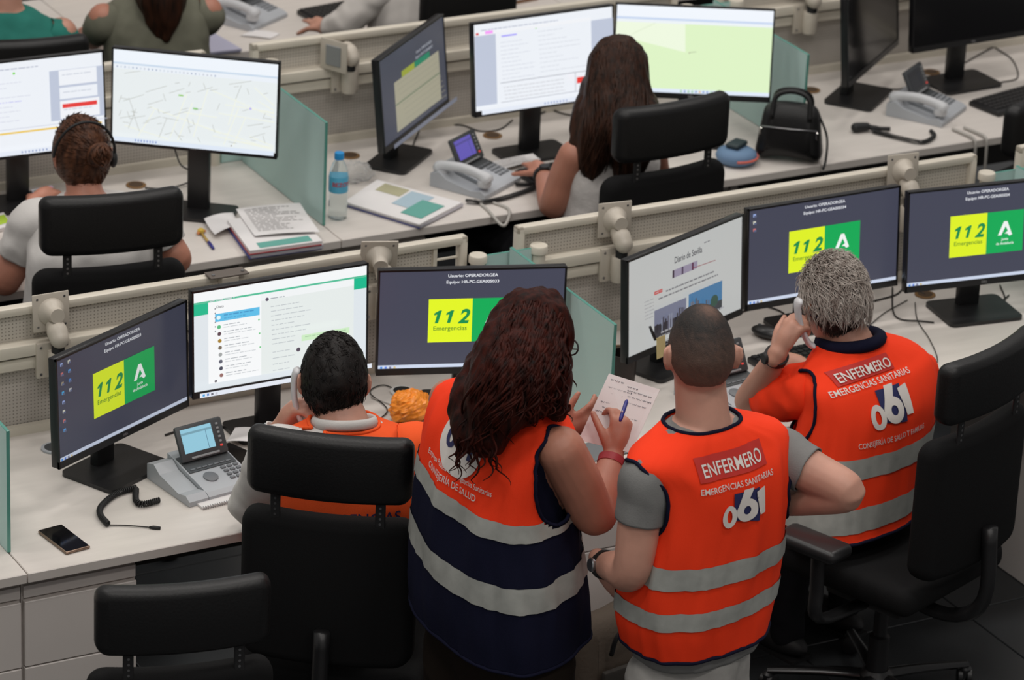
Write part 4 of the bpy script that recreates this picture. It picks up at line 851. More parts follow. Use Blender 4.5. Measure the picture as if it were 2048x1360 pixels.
# khaki bag under the desk
p = AZ(1212, 1235, 0.30); t = thing('shoulder_bag', 'khaki canvas bag leaning on drawers between standing people', 'bag', (1.72, -0.10, 0.0), D2(10))
def kf(q): q = np.array(q); k = (q[2]+0.17)/0.34; q[0] *= 1-0.15*k; q[1] *= 1-0.4*k; q[2] += 0.01*math.sin(q[0]*25); return q
me = sub_rbox((0.36, 0.16, 0.34), 0.06, 8, kf, 'bag_body', mat('khaki_canvas', (0.085, 0.065, 0.048), 0.85, bump=0.3, scale=90)); link('bag_body', me, t).location = (0, 0, 0.172)
MB().tube(crom([(-0.08, -0.08, 0.24), (-0.075, -0.10, 0.31), (0, -0.10, 0.34), (0.075, -0.10, 0.31), (0.08, -0.08, 0.24)], 6), 0.007, 8).build('handle', M_blackm, t, True)
MB().rbox((0, -0.085, 0.12), (0.22, 0.02, 0.15), 0.008, 2).build('front_pocket', mat('dark_canvas', (0.03, 0.026, 0.022), 0.85), t, True, angle=40)
# back row oddments
p = AZ(1045, 8, DZ); t = thing('cardboard_box', 'small brown cardboard box at the back row', 'box', p, D2(8)); MB().box((0, 0.07, 0.04), (0.16, 0.12, 0.08)).build('carton', mat('cardboard', (0.23, 0.12, 0.065), 0.8), t); MB().box((0.01, 0.0092, 0.04), (0.09, 0.002, 0.05)).build('address_label', M_paper, t)
A_, B_ = AZ(478, 3, DZ+0.075), AZ(548, 14, DZ+0.075); t = thing('red_pointer', 'red plastic folder edge lying behind the back row telephone', 'folder', (A_[0], A_[1]+0.04, DZ)); d = B_-A_; MB().rbox((d[0]/2, d[1]/2+0.25, 0.022), (0.16, 0.03, 0.04), 0.008, 2, rotz(math.atan2(d[1], d[0]))).build('spine', M_red, t, True, angle=40); t.name = 'red_folder'
sheet('grey_folder', [(1150, 892), (1235, 872), (1262, 905), (1178, 925)], DZ+0.002, 'grey folder lying on desk edge under the writing hand', False, mat('slate_folder', (0.16, 0.165, 0.175), 0.6), 0.001, 'folder')
t = thing('pen_cup', 'dark round pen cup behind the frosted glass by the newspaper screen', 'cup', AZ(1244, 768, DZ)); MB().lathe([(0.036, 0.001), (0.040, 0.10), (0.037, 0.10), (0.033, 0.01)], seg=24).build('cup', mat('dark_brown_cup', (0.025, 0.017, 0.014), 0.4), t, True, angle=40)

# ================================================================== PEOPLE
def remesh(b, name, mats, parent, org, vox=0.006, it=4, disp=None):
    me = b.mesh(name, mats, False, org); ob = bpy.data.objects.new('tmp', me); COL.objects.link(ob)
    md = ob.modifiers.new('r', 'REMESH'); md.mode = 'VOXEL'; md.voxel_size = vox; md.use_smooth_shade = True
    sm = ob.modifiers.new('s', 'SMOOTH'); sm.factor = 0.5; sm.iterations = it
    dg = bpy.context.evaluated_depsgraph_get(); dg.update()
    m2 = bpy.data.meshes.new_from_object(ob.evaluated_get(dg)); bpy.data.objects.remove(ob); bpy.data.meshes.remove(me)
    m2.name = name; m2.materials.clear()
    for q in (mats if isinstance(mats, (list, tuple)) else [mats]): m2.materials.append(q)
    n = len(m2.vertices); co = np.empty(n*3); m2.vertices.foreach_get('co', co); co = co.reshape(-1, 3)
    if disp is not None:
        no = np.empty(n*3); m2.vertices.foreach_get('normal', no); no = no.reshape(-1, 3); co = co+no*disp(co)[:, None]; m2.vertices.foreach_set('co', co.ravel())
    m2.polygons.foreach_set('use_smooth', [True]*len(m2.polygons)); m2.update()
    return link(name, m2, parent)
def folds(amp, fx, fz, seed=0.0):
    def f(co): return np.array([amp*(noise.noise(Vector((p[0]*fx+seed, p[1]*fx, p[2]*fz)))+0.5*noise.noise(Vector((p[0]*fx*2.3, p[1]*fx*2.3+seed, p[2]*fz*2.1)))) for p in co])
    return f
def headR(yaw, pitch=0.0, roll=0.0):
    """columns right, forward, up; pitch > 0 looks down"""
    return rotz(D2(yaw))@rotx(-D2(pitch))@roty(D2(roll))
def head_pt(x, y, z, s=1.0):
    """point of the head surface in unit direction (x right, y forward, z up)"""
    p = np.array((x*0.0765, y*0.0975, z*0.117))
    if z < 0:
        k = min(1.0, -z); p[0] *= 1-0.30*k**1.6
        if y < 0: p[1] *= 1-0.42*k**1.2
        else: p[1] *= 1-0.10*k
    if z > 0.3: p[1] *= 1-0.04*(z-0.3)
    if y > 0:
        g = lambda cx, cz, sx, sz: math.exp(-((x-cx)/sx)**2-((z-cz)/sz)**2)
        p[1] += 0.024*g(0, -0.16, 0.13, 0.15)+0.010*g(0, 0.02, 0.10, 0.2)+0.006*g(0, -0.50, 0.26, 0.10)+0.008*g(0, -0.78, 0.3, 0.14)-0.010*g(0.38, 0.05, 0.17, 0.11)-0.010*g(-0.38, 0.05, 0.17, 0.11)+0.005*g(0, 0.22, 0.6, 0.08)
    return p*s
def sph(n, k):
    for i in range(n+1):
        for j in range(k):
            th, ph = math.pi*i/n, 2*math.pi*j/k; yield (math.sin(th)*math.cos(ph), math.sin(th)*math.sin(ph), math.cos(th))
def sphF(n, k): return [(i*k+j, (i+1)*k+j, (i+1)*k+(j+1) % k, i*k+(j+1) % k) for i in range(n) for j in range(k)]
def add_head(b, c, R, s=1.0):
    V = [c+R@head_pt(*d, s) for d in sph(32, 48)]; b.add(V, sphF(32, 48))
    for sx in (-1, 1):
        ctr = np.array((sx*0.082, -0.010, -0.006))*s
        Re = R@rotz(sx*D2(28))@rotx(D2(10)); b.ell(c+R@ctr, (0.008*s, 0.021*s, 0.033*s), Re); b.ell(c+R@(ctr+np.array((sx*0.006, -0.010, 0.004))*s), (0.006*s, 0.014*s, 0.028*s), Re)
def face(c, R, parent, org, s=1.0):
    b = MB()
    for sx in (-1, 1): b.ell(c+R@np.array((sx*0.030, 0.0795, 0.005))*s, np.array((0.012, 0.009, 0.009))*s)
    b.build('eyes', M_eye, parent, True, org); b = MB()
    for sx in (-1, 1): b.ell(c+R@np.array((sx*0.030, 0.0868, 0.004))*s, np.array((0.0052, 0.0026, 0.0052))*s, R, 0, 12, 8)
    b.build('irises', M_iris, parent, True, org)
    MB().ell(c+R@np.array((0, 0.0905, -0.058))*s, np.array((0.022, 0.008, 0.007))*s, R).build('lips', M_lip, parent, True, org)
def add_hand(b, w, d, pn, side, curl=(35, 38, 42, 46), thumb=(40, 20), s=1.0, spread=4):
    """w wrist, d towards the fingers, pn palm normal, side +1 when the thumb lies towards d x pn"""
    d = nrm(d); pn = nrm(pn-d*(pn@d)); x = np.cross(d, pn)*side
    b.limb([w-d*0.02, w+d*0.015, w+d*0.05, w+d*0.082], np.array([0.024, 0.025, 0.029, 0.024])*s, 12)
    for t in (-0.027, -0.009, 0.009, 0.027): b.limb([w+d*0.03+x*t*0.6, w+d*0.088*s+x*t*s], [0.0135*s, 0.0115*s], 10)
    L = (0.072, 0.080, 0.076, 0.060)
    for i, t in enumerate((0.028, 0.0095, -0.0095, -0.027)):
        p = w+d*(0.086-0.004*abs(i-1))*s+x*t*s; a = math.radians(spread)*(1.3-i)*0.6; dd = nrm(d*math.cos(a)+x*math.sin(a)); pts = [p]; ang = 0.0
        for q, f in enumerate((0.45, 0.31, 0.24)):
            ang += math.radians(curl[i])*(0.8 if q == 0 else 1.0); pts.append(pts[-1]+L[i]*f*s*(dd*math.cos(ang)+pn*math.sin(ang)))
        b.limb(pts, np.array([0.0098, 0.0092, 0.0084, 0.0074])*s, 10)
    a, q = math.radians(thumb[0]), math.radians(thumb[1])
    d1 = nrm(d*math.cos(a)+x*math.sin(a)+pn*0.25); d2 = nrm(d1*math.cos(q)+(pn*0.8-x*0.4)*math.sin(q)); p = w+d*0.018*s+x*0.022*s
    b.limb([p, p+d1*0.042*s, p+d1*0.042*s+d2*0.032*s, p+d1*0.042*s+d2*0.058*s], np.array([0.014, 0.0118, 0.0105, 0.0085])*s, 10)
def se(a, e=2.5):
    c, s = math.cos(a), math.sin(a); return math.copysign(abs(c)**(2/e), c), math.copysign(abs(s)**(2/e), s)
def torso_rings(secs, u, n, nr=64, ns=80, inflate=0.0, scale=1.0, tilt=0.0, amp=0.0, seed=0.0, exp=2.4, tu=0.0):
    """rings from hem to neck; secs = (centre, half width, half depth)"""
    S_ = crom([np.append(c, (hw, hd)) for c, hw, hd in secs], 12); t = np.linspace(0, len(S_)-1, nr); S_ = np.column_stack([np.interp(t, np.arange(len(S_)), S_[:, i]) for i in range(5)])
    out = []
    for i, q in enumerate(S_):
        c, hw, hd = q[:3], q[3]*scale+inflate, q[4]*scale+inflate; ring = []
        for k in range(ns):
            a = 2*math.pi*k/ns; cx, sy = se(a, exp); o = u*hw*cx+n*hd*sy; p = c+o
            p = p+np.array((0, 0, (tilt*(o@n)-tu*(o@u))*(1 if i < 0.5*nr else max(0.0, 1-(i/nr-0.5)*4))))
            if amp:
                g = amp*min(1, 1.4*(1-i/nr)+0.25)
                p = p+nrm(o)*(g*noise.noise(Vector((cx*3.2+seed, sy*3.2, p[2]*4.5)))+0.55*g*noise.noise(Vector((cx*9+seed, sy*9, p[2]*6.5))))
            ring.append(p)
        out.append(ring)
    return np.array(out)
def cut_holes(Rg, holes, u, n):
    """push verts inside an arm hole to its rim; returns mask of inner verts"""
    nr, ns, _ = Rg.shape; inside = np.zeros((nr, ns), bool); Q = Rg.copy()
    for side, c, ry, rz in holes:
        rel = Rg-c; lat = rel@u*side; dy = rel@n; dz = rel[..., 2]; e = np.sqrt((dy/ry)**2+(dz/rz)**2); m_ = (e < 1) & (lat > -0.12)
        inside |= m_; k = (1/np.maximum(e, 1e-3)-1)
        add = n*(dy*k)[..., None]; add[..., 2] += dz*k; Q[m_] += add[m_]
    return Q, inside
def loops(bm_edges):
    adj = {}
    for a, b_ in bm_edges: adj.setdefault(a, []).append(b_); adj.setdefault(b_, []).append(a)
    seen = set(); out = []
    for s0 in adj:
        if s0 in seen: continue
        L = [s0]; seen.add(s0); cur = s0
        while True:
            nx = [q for q in adj[cur] if q not in seen]
            if not nx: break
            cur = nx[0]; seen.add(cur); L.append(cur)
        out.append(L)
    return out
class Person:
    def __init__(s, ref, yaw, label, name='person'):
        s.ref = np.array((ref[0], ref[1], 0.0)); s.org = s.ref; s.t = thing(name, label, 'person', s.ref); a = D2(yaw)
        s.u = np.array((math.cos(a), math.sin(a), 0)); s.n = np.array((-math.sin(a), math.cos(a), 0)); s.body = MB(); s.yaw = yaw
    def J(s, px, py, dep): return J(px, py, dep, s.ref)
    def L(s, r, f, z): return s.ref+s.u*r+s.n*f+np.array((0, 0, z))
    def secs(s, L, zmin=None):
        out = []
        for a, b_, d, hw, hd in L:
            c = s.J(a, b_, d)
            if zmin and c[2] < zmin: c = np.array((c[0], c[1], zmin-0.02*(len(L)-len(out))/len(L)))
            out.append((c, hw, hd))
        return out
    def arm(s, sh, el, wr, r=(0.056, 0.048, 0.046, 0.040, 0.026)):
        sh, el, wr = map(np.asarray, (sh, el, wr)); s.body.limb([sh, sh*0.5+el*0.5, el, el*0.55+wr*0.45, wr], r, 16)
    def sleeve(s, sh, el, f, m_, r=(0.072, 0.066, 0.062), wr=None, name='sleeve', amp=0.004, inn=None):
        sh, el = np.asarray(sh), np.asarray(el); b = MB(); P_ = [sh, sh*0.5+(sh+(el-sh)*f)*0.5, sh+(el-sh)*f] if wr is None else [sh, sh*0.5+el*0.5, el, el*0.5+wr*0.5, wr]
        if inn is not None: P_ = [inn]+P_; r = (r[0],)+tuple(r)
        Q = crom(np.column_stack([np.array(P_), np.array(r)]), 10); b.tube(Q[:, :3], Q[:, 3], 28, caps=False)
        V = []
        for p in b.v:
            p = np.array(p); V.append(tuple(p+amp*np.array([noise.noise(Vector(p*22+i*7)) for i in (1, 2, 3)])))
        b.v = V; o = b.build(name, m_, s.t, True, s.org); md = o.modifiers.new('thickness', 'SOLIDIFY'); md.thickness = 0.004; md.offset = -1; return o
    def finish_body(s, skin, vox=0.006): return remesh(s.body, 'body', skin, s.t, s.org, vox, 3)
    def vest(s, secs, mats, holes, stripes=(), split=None, tilt=0.0, amp=0.007, seed=0.0, piping=M_navy, pr=0.005, nr=84, ns=104, stripe_m=M_reflect, tu=0.0):
        Rg = torso_rings(secs, s.u, s.n, nr, ns, 0.0, 1.0, tilt, amp, seed, tu=tu); Q, ins = cut_holes(Rg, holes, s.u, s.n); b = MB()
        V = [p for r in Q for p in r]; F_ = []; mi = []
        for i in range(nr-1):
            for k in range(ns):
                k2 = (k+1) % ns
                if ins[i, k] and ins[i, k2] and ins[i+1, k] and ins[i+1, k2]: continue
                F_.append((i*ns+k, i*ns+k2, (i+1)*ns+k2, (i+1)*ns+k)); mi.append(1 if split is not None and i < split*nr else 0)
        b.add(V, F_); b.m = mi; o = b.build('safety_vest', mats, s.t, True, s.org)
        md = o.modifiers.new('thickness', 'SOLIDIFY'); md.thickness = 0.003; md.offset = -1
        cnt = {}
        for f in F_:
            for i in range(4):
                e = tuple(sorted((f[i], f[(i+1) % 4]))); cnt[e] = cnt.get(e, 0)+1
        for Lp in loops([e for e, c in cnt.items() if c == 1]):
            if len(Lp) < 12: continue
            cl = np.linalg.norm(np.array(V[Lp[0]])-V[Lp[-1]]) < 0.03; P_ = np.array([V[i] for i in Lp]+([V[Lp[0]]] if cl else [])); K_ = P_.copy(); K_[1:-1] = (P_[1:-1]+P_[2:]+P_[:-2])/3; seg = np.linalg.norm(np.diff(K_, axis=0), axis=1); cut = [0]+[i+1 for i in np.where(seg > 0.035)[0]]+[len(K_)]
            bb = MB()
            for c0, c1 in zip(cut[:-1], cut[1:]):
                if c1-c0 > 3: bb.tube(K_[c0:c1], pr, 7)
            bb.build('edge_binding', piping, s.t, True, s.org)
        cen = Rg.mean(axis=1)
        for j, (a, e) in enumerate(stripes):
            i0, i1 = int(a*nr), int(e*nr); b = MB(); W_ = Q.copy(); out_ = Q-cen[:, None, :]; out_[..., 2] = 0; out_ /= (np.linalg.norm(out_, axis=2)[..., None]+1e-9); W_ = W_+out_*0.0035
            V2 = [p for r in W_[i0:i1+1] for p in r]; F2 = []
            for i in range(i1-i0):
                for k in range(ns):
                    k2 = (k+1) % ns; I = i+i0
                    if ins[I, k] or ins[I, k2] or ins[I+1, k] or ins[I+1, k2]: continue
                    F2.append((i*ns+k, i*ns+k2, (i+1)*ns+k2, (i+1)*ns+k))
            b.add(V2, F2); b.build('reflective_stripe', stripe_m, s.t, True, s.org)
        s.tree = BVHTree.FromPolygons([Vector(p) for p in V], F_); return o
    def printed(s, st, p0, u, w, size, m_, name='lettering', bold=0.012, shear=0.0, width=None, off=0.0042, poly=None, d=None, shape=None):
        """print lettering on the garment: cast from behind onto the vest"""
        if shape is not None: V, F_ = np.array(shape[0]), shape[1]
        elif poly is None: V, F_ = text2d(st, size, bold, shear, width)
        else: V, F_ = np.array(poly), [tuple(range(len(poly)))]
        bm = bmesh.new(); vs = [bm.verts.new((v[0], v[1], 0)) for v in V]
        for f in F_:
            try: bm.faces.new([vs[i] for i in f])
            except ValueError: pass
        bmesh.ops.triangulate(bm, faces=bm.faces[:])
        for _ in range(4):
            ed = [e for e in bm.edges if e.calc_length() > 0.012]
            if not ed: break
            bmesh.ops.subdivide_edges(bm, edges=ed, cuts=1); bmesh.ops.triangulate(bm, faces=[f for f in bm.faces if len(f.verts) > 3])
        d = nrm(s.n if d is None else d); bm.verts.ensure_lookup_table(); P_ = []
        for v in bm.verts:
            q = p0+u*v.co.x+w*v.co.y; hit = s.tree.ray_cast(Vector(q-d*0.5), Vector(d), 1.2); P_.append((np.array(hit[0]) if hit[0] else q)-d*off)
        b = MB(); bm.verts.index_update(); b.add(P_, [[v.index for v in f.verts] for f in bm.faces]); bm.free()
        return b.build(name, m_, s.t, True, s.org)
    def legs(s, hip, m_, stand=True, knee_f=0.43, ld=None, w=0.10, r=(0.088, 0.080, 0.060, 0.055, 0.05), seat_z=0.605):
        b = MB(); ld = s.n if ld is None else nrm(ld)
        if stand:
            b.limb([hip+np.array((0, 0, 0.08)), hip, hip-np.array((0, 0, 0.06))], [0.115, 0.128, 0.12], 20)
            for sx in (-1, 1):
                h = hip+s.u*w*sx; k = np.array((h[0], h[1], 0.48))+s.u*0.015*sx; a = np.array((h[0], h[1], 0.06))+s.u*0.03*sx; b.limb([h, h*0.5+k*0.5, k, k*0.5+a*0.5, a], r, 18)
        else:
            b.limb([hip+np.array((0, 0, 0.05)), hip+np.array((0, 0, 0.035))], [0.110, 0.118], 20); 
            for sx in (-1, 1):
                h = hip+s.u*w*sx; k = h+ld*knee_f+s.u*0.05*sx; k[2] = seat_z-0.01; a = k+s.n*0.02; a[2] = 0.07; b.limb([h, h*0.5+k*0.5, k, k*0.45+a*0.55, a], r, 18)
        remesh(b, 'trousers', m_, s.t, s.org, 0.011, 3, folds(0.006, 9, 14))
        for sx in (-1, 1):
            h = hip+s.u*w*sx
            a = (np.array((h[0], h[1], 0.0))+s.u*0.03*sx) if stand else (h+ld*knee_f+s.n*0.02+s.u*0.05*sx)*np.array((1, 1, 0))
            q = MB(); q.ell(a+s.n*0.05+np.array((0, 0, 0.042)), (0.045, 0.135, 0.042), np.column_stack([s.u, s.n, (0, 0, 1)])); q.box(a+s.n*0.05+np.array((0, 0, 0.007)), (0.08, 0.24, 0.012), np.column_stack([s.u, s.n, (0, 0, 1)])); q.build('shoe', M_blackm, s.t, True, s.org, 40)
    def shirt(s, secs, m_, scale=0.93, extra=None, name='shirt', amp=0.004):
        Rg = torso_rings(secs, s.u, s.n, 40, 56, 0, scale); b = MB(); b.rings([list(r) for r in Rg])
        return remesh(b, name, m_, s.t, s.org, 0.010, 3, folds(amp, 14, 10)) if extra is None else remesh(extra(b), name, m_, s.t, s.org, 0.009, 3, folds(amp, 14, 10))
    def core(s, secs, scale=0.84):
        Rg = torso_rings(secs, s.u, s.n, 30, 32, 0, scale); s.body.rings([list(r) for r in Rg])
    def hair_cap(s, c, R, m_, mask, off=0.012, nz=0.25, sc=1.0, name='hair', dens=None, freq=7):
        b = MB(); V = []; dn = []; N, K = 44, 64
        for d in sph(N, K):
            k = mask(*d); kk = max(-1.0, min(1.0, k*5)); o = 0.006+off*0.5*(1+kk) if kk > -0.6 else 0
            p = head_pt(*d, sc); g = 1+nz*noise.noise(Vector(d)*freq)+0.5*nz*noise.noise(Vector(d)*freq*2.6)
            e = nrm(p)*(-0.007+(off+0.007)*max(0.0, min(1.0, k*4+0.5))*g); V.append(c+R@(p+e)); dn.append(dens(*d) if dens else 1.0)
        o = b.add(V, sphF(N, K)).build(name, m_, s.t, True, s.org)
        if dens:
            at = o.data.attributes.new('dens', 'FLOAT', 'POINT'); at.data.foreach_set('value', dn)
        return o
    def strands(s, c, R, m_, mask, comb, n=900, L=0.03, lift=0.35, off=0.010, r=0.0014, sc=1.0, seed=1, name='hair_strands', jit=0.35, curl=0.0):
        r_ = np.random.default_rng(seed); b = MB(); k = 0
        while k < n:
            d = nrm(r_.normal(size=3))
            if mask(*d) < 0.02: continue
            k += 1; p = head_pt(*d, sc); nn = nrm(p/np.array((0.0765, 0.0975, 0.117))**2); p = p+nn*off*0.6; t = np.asarray(comb(*d))+r_.normal(size=3)*jit; t = nrm(t-nn*(t@nn)); l = L*r_.uniform(0.6, 1.2)
            pts = [p+t*l*q+nn*(l*lift*(q-0.75*q*q)*2-0.002*q) for q in (0, 0.35, 0.7, 1.0)]
            b.tube([c+R@q for q in pts], [r, r, r*0.75, r*0.2], 3, caps=False)
        return b.build(name, m_, s.t, True, s.org)
def ringshape(cx, cy, rx, ry, ix, iy, n=28):
    V = [(cx+rx*math.cos(a), cy+ry*math.sin(a)) for a in np.linspace(0, 2*math.pi, n+1)[:-1]]+[(cx+ix*math.cos(a), cy+iy*math.sin(a)) for a in np.linspace(0, 2*math.pi, n+1)[:-1]]
    return V, [(i, (i+1) % n, n+(i+1) % n, n+i) for i in range(n)]
def emblem061(p, p0, U, Wv, k=1.0, d=None):
    """white 0, 6 and 1 over a navy block"""
    sc = lambda L: [(x*k, y*k) for x, y in L]
    p.printed('', p0, U, Wv, 1, M_bluep, 'emblem_block', poly=sc([(-0.035, -0.030), (0.046, -0.045), (0.050, 0.046), (-0.036, 0.046)]), off=0.0040, d=d)
    V, F_ = ringshape(-0.052, -0.014, 0.024, 0.031, 0.009, 0.017); p.printed('', p0, U, Wv, 1, M_print, 'emblem_digit', shape=(sc(V), F_), off=0.0060, d=d)
    V, F_ = ringshape(0.004, -0.006, 0.034, 0.032, 0.012, 0.012); p.printed('', p0, U, Wv, 1, M_print, 'emblem_digit', shape=(sc(V), F_), off=0.0064, d=d)
    p.printed('', p0, U, Wv, 1, M_print, 'emblem_stroke', poly=sc([(-0.030, 0.0), (-0.005, 0.052), (0.027, 0.052), (0.004, 0.012)]), off=0.0062, d=d)
    p.printed('', p0, U, Wv, 1, M_print, 'emblem_digit', poly=sc([(0.047, -0.028), (0.069, -0.028), (0.069, 0.044), (0.036, 0.038), (0.036, 0.022), (0.047, 0.024)]), off=0.0066, d=d)
HOLE = 0.005
# ---- hair masks in head directions (x right, y forward, z up)
def mask_short(x, y, z):
    front = 0.42 if y > 0.25 else 0
    line = -0.62+0.55*max(0, 1-abs(y+0.15)/0.5)*(abs(x) > 0.6)*1.0
    line = np.interp(y, [-1, -0.55, -0.25, 0.0, 0.2, 0.45, 1], [-0.60, -0.58, -0.30, 0.05, 0.02, 0.45, 0.55])
    return z-line
def mask_full(x, y, z): return z-np.interp(y, [-1, -0.3, 0.0, 0.25, 0.5, 1], [-0.9, -0.8, -0.5, -0.1, 0.42, 0.55])

# ------------------------------------------------------------------ standing man, cropped hair
p = Person((1.27, -1.15), 10, 'standing man in orange vest with cropped hair and grey T-shirt')
SC = p.secs([(1390, 1262, 0, 0.196, 0.138), (1392, 1210, 0, 0.212, 0.142), (1398, 1150, 0, 0.216, 0.142), (1412, 1080, 0, 0.212, 0.14), (1424, 1000, 0, 0.206, 0.134), (1424, 930, 0, 0.212, 0.124), (1414, 886, 0, 0.232, 0.100), (1408, 856, 0.0, 0.155, 0.082), (1404, 838, 0.01, 0.098, 0.074)])
shL, elL, wrL = p.J(1296, 956, -0.12), p.J(1262, 1142, -0.15), p.J(1204, 1128, -0.02)
shR, elR, wrR = p.J(1556, 905, 0.12), p.J(1694, 984, 0.03), p.J(1545, 1010, 0.15)
p.core(SC); p.arm(shL, elL, wrL, (0.058, 0.054, 0.047, 0.044, 0.029)); p.arm(shR, elR, wrR, (0.058, 0.054, 0.047, 0.044, 0.029))
add_hand(p.body, wrL, p.J(1240, 1182, -0.03)-wrL, p.u, -1, (55, 60, 62, 65)); add_hand(p.body, wrR, p.J(1480, 1050, 0.15)-wrR, -p.n, 1, (50, 55, 60, 60))
hc, hR = p.J(1402, 708, 0.03), headR(-20, 10, 0); p.body.limb([p.J(1408, 880, 0.0), p.J(1405, 830, 0.01), hc-np.array((0, 0, 0.06))], [0.075, 0.066, 0.062], 18)
add_head(p.body, hc, hR, 1.02); p.finish_body(M_skin1); face(hc, hR, p.t, p.org, 1.02)
p.shirt([(p.J(1390, 1296, 0), 0.188, 0.132)]+SC[1:], M_tee, 0.91, name='t_shirt')
p.sleeve(shL, elL, 0.46, M_tee, (0.068, 0.064, 0.060), inn=shL+p.u*0.05+np.array((0, 0, -0.02))); p.sleeve(shR, elR, 0.44, M_tee, (0.066, 0.064, 0.062), inn=shR-p.u*0.05-np.array((0, 0, 0.01)))
p.vest(SC, [M_orange], [(-1, p.J(1296, 992, -0.11), 0.080, 0.105), (1, p.J(1560, 955, 0.12), 0.080, 0.105)], [(0.160, 0.232), (0.312, 0.384)], amp=0.010, seed=1.3)
U, Wv = p.u, np.array((0, 0, 1.0)); P0 = lambda a, c: p.J(a, c, -0.08)
p.printed('', P0(1457, 920), U, Wv, 1, M_patch, 'name_patch', poly=[(-0.105, -0.027), (0.105, -0.027), (0.105, 0.027), (-0.105, 0.027)], off=0.0040)
p.printed('ENFERMERO', P0(1457, 932), U, Wv, 0.040, M_print, 'patch_lettering', 0.009, width=0.185, off=0.0058)
p.printed('EMERGENCIAS SANITARIAS', P0(1460, 962), U, Wv, 0.021, M_print, 'service_lettering', 0.006, width=0.225)
emblem061(p, P0(1470, 1004), U, Wv, 0.92)
p.legs(p.J(1378, 1335, 0), M_jeans, True, w=0.092)
M_buzz = mat('cropped_hair', (0.018, 0.013, 0.011), 0.7, bump=0.5, scale=420)
nt = M_buzz.node_tree; at = nt.nodes.new('ShaderNodeAttribute'); at.attribute_name = 'dens'; mx = nt.nodes.new('ShaderNodeMix'); mx.data_type = 'RGBA'; mx.inputs[6].default_value = (0.22, 0.12, 0.085, 1); mx.inputs[7].default_value = (0.012, 0.009, 0.008, 1); nt.links.new(at.outputs['Fac'], mx.inputs[0]); nt.links.new(mx.outputs[2], nt.nodes['Principled BSDF'].inputs['Base Color'])
def buzz(x, y, z):
    bald = math.exp(-((x-0.15)/0.30)**2-((y+0.25)/0.28)**2)*(z > 0.3); side = np.interp(z, [-0.6, -0.1, 0.35, 0.65], [0.30, 0.55, 0.80, 1.0]); return max(0.0, min(1.0, side-0.62*bald+0.18*noise.noise(Vector((x, y, z))*16)))
p.hair_cap(hc, hR, M_buzz, mask_short, 0.003, 0.12, 1.02, 'cropped_hair', buzz, 18)
def band(b_, c, ax, r, wd, th): return b_.lathe([(r, -wd), (r+th, -wd), (r+th, wd), (r, wd)], c, 24, 0, np.column_stack([nrm(np.cross((0.3, 0.5, 0.8), ax)), nrm(np.cross(ax, np.cross((0.3, 0.5, 0.8), ax))), nrm(ax)]))
def watch(pn, wr, el, out, m1, label, r=0.031, face_m=M_blackm, name='wrist_watch'):
    ax = nrm(el-wr); c = wr+ax*0.018; t = thing(name, label, 'watch', c); o = nrm(np.asarray(out)-ax*(np.asarray(out)@ax)); b = MB(); band(b, np.zeros(3), ax, r, 0.010, 0.004); b.build('strap', m1, t, True, angle=40)
    b = MB(); b.lathe([(0.017, 0), (0.0175, 0.006), (0.015, 0.009)], o*(r+0.001), 20, 0, np.column_stack([ax, np.cross(o, ax), o])); b.build('watch_case', face_m, t, True, angle=40)
watch(p, wrL, elL, -RH, M_blackm, 'dark watch on the left wrist of the cropped-haired man', 0.033, M_steel)

# ------------------------------------------------------------------ standing woman, curly hair
p = Person((0.98, -0.816), -75, 'standing woman in orange and navy vest with long curly hair')
SC = p.secs([(1000, 1222, 0, 0.235, 0.185), (998, 1160, 0, 0.240, 0.188), (996, 1080, 0, 0.232, 0.180), (992, 1000, 0, 0.222, 0.165), (994, 930, 0, 0.218, 0.150), (1002, 868, 0, 0.222, 0.128), (1012, 820, 0.01, 0.216, 0.098), (1022, 792, 0.02, 0.155, 0.082), (1030, 775, 0.03, 0.098, 0.074)])
shL, elL, wrL = p.J(900, 800, 0.15), p.J(1000, 930, 0.34), p.J(1112, 868, 0.22)
shR, elR, wrR = p.J(1122, 900, -0.14), p.J(1190, 1030, -0.08), p.J(1226, 912, 0.06)
p.core(SC); p.arm(shL, elL, wrL, (0.055, 0.052, 0.045, 0.041, 0.026)); p.arm(shR, elR, wrR, (0.060, 0.060, 0.053, 0.046, 0.028))
add_hand(p.body, wrR, p.J(1248, 838, 0.10)-wrR, p.J(1215, 850, 0.1)-p.J(1260, 870, 0.0), 1, (48, 55, 60, 62), (38, 30), 0.97)
add_hand(p.body, wrL, p.J(1178, 838, 0.22)-wrL, p.J(1170, 800, 0.30)-p.J(1170, 850, 0.2), 1, (25, 30, 34, 38), (30, 10), 0.95)
hc, hR = p.J(1066, 676, 0.05), headR(-78, 24, 0); p.body.limb([p.J(1018, 830, 0.01), p.J(1036, 775, 0.03), hc-np.array((0, 0, 0.05))], [0.068, 0.058, 0.055], 18)
add_head(p.body, hc, hR, 0.98); p.finish_body(M_skin2); face(hc, hR, p.t, p.org, 0.98)
p.shirt(SC, M_navy, 0.86, name='inner_shirt')
p.vest(SC, [M_orange, M_navy], [(1, p.J(1118, 955, -0.15), 0.072, 0.125), (-1, p.J(890, 890, 0.16), 0.07, 0.12)], [(0.225, 0.295), (0.418, 0.488)], split=0.455, tu=0.20, tilt=0.17, amp=0.012, seed=4.1)
U, Wv = nrm(p.u+np.array((0, 0, -0.14))), nrm(np.array((0, 0, 1.0))-p.n*0.0); P0 = lambda a, c: p.J(a, c, -0.05)
p.printed('', P0(948, 880), U, Wv, 1, M_print, 'round_emblem', poly=[(0.075*math.cos(a), 0.075*math.sin(a)) for a in np.linspace(0, 2*math.pi, 30)[:-1]])
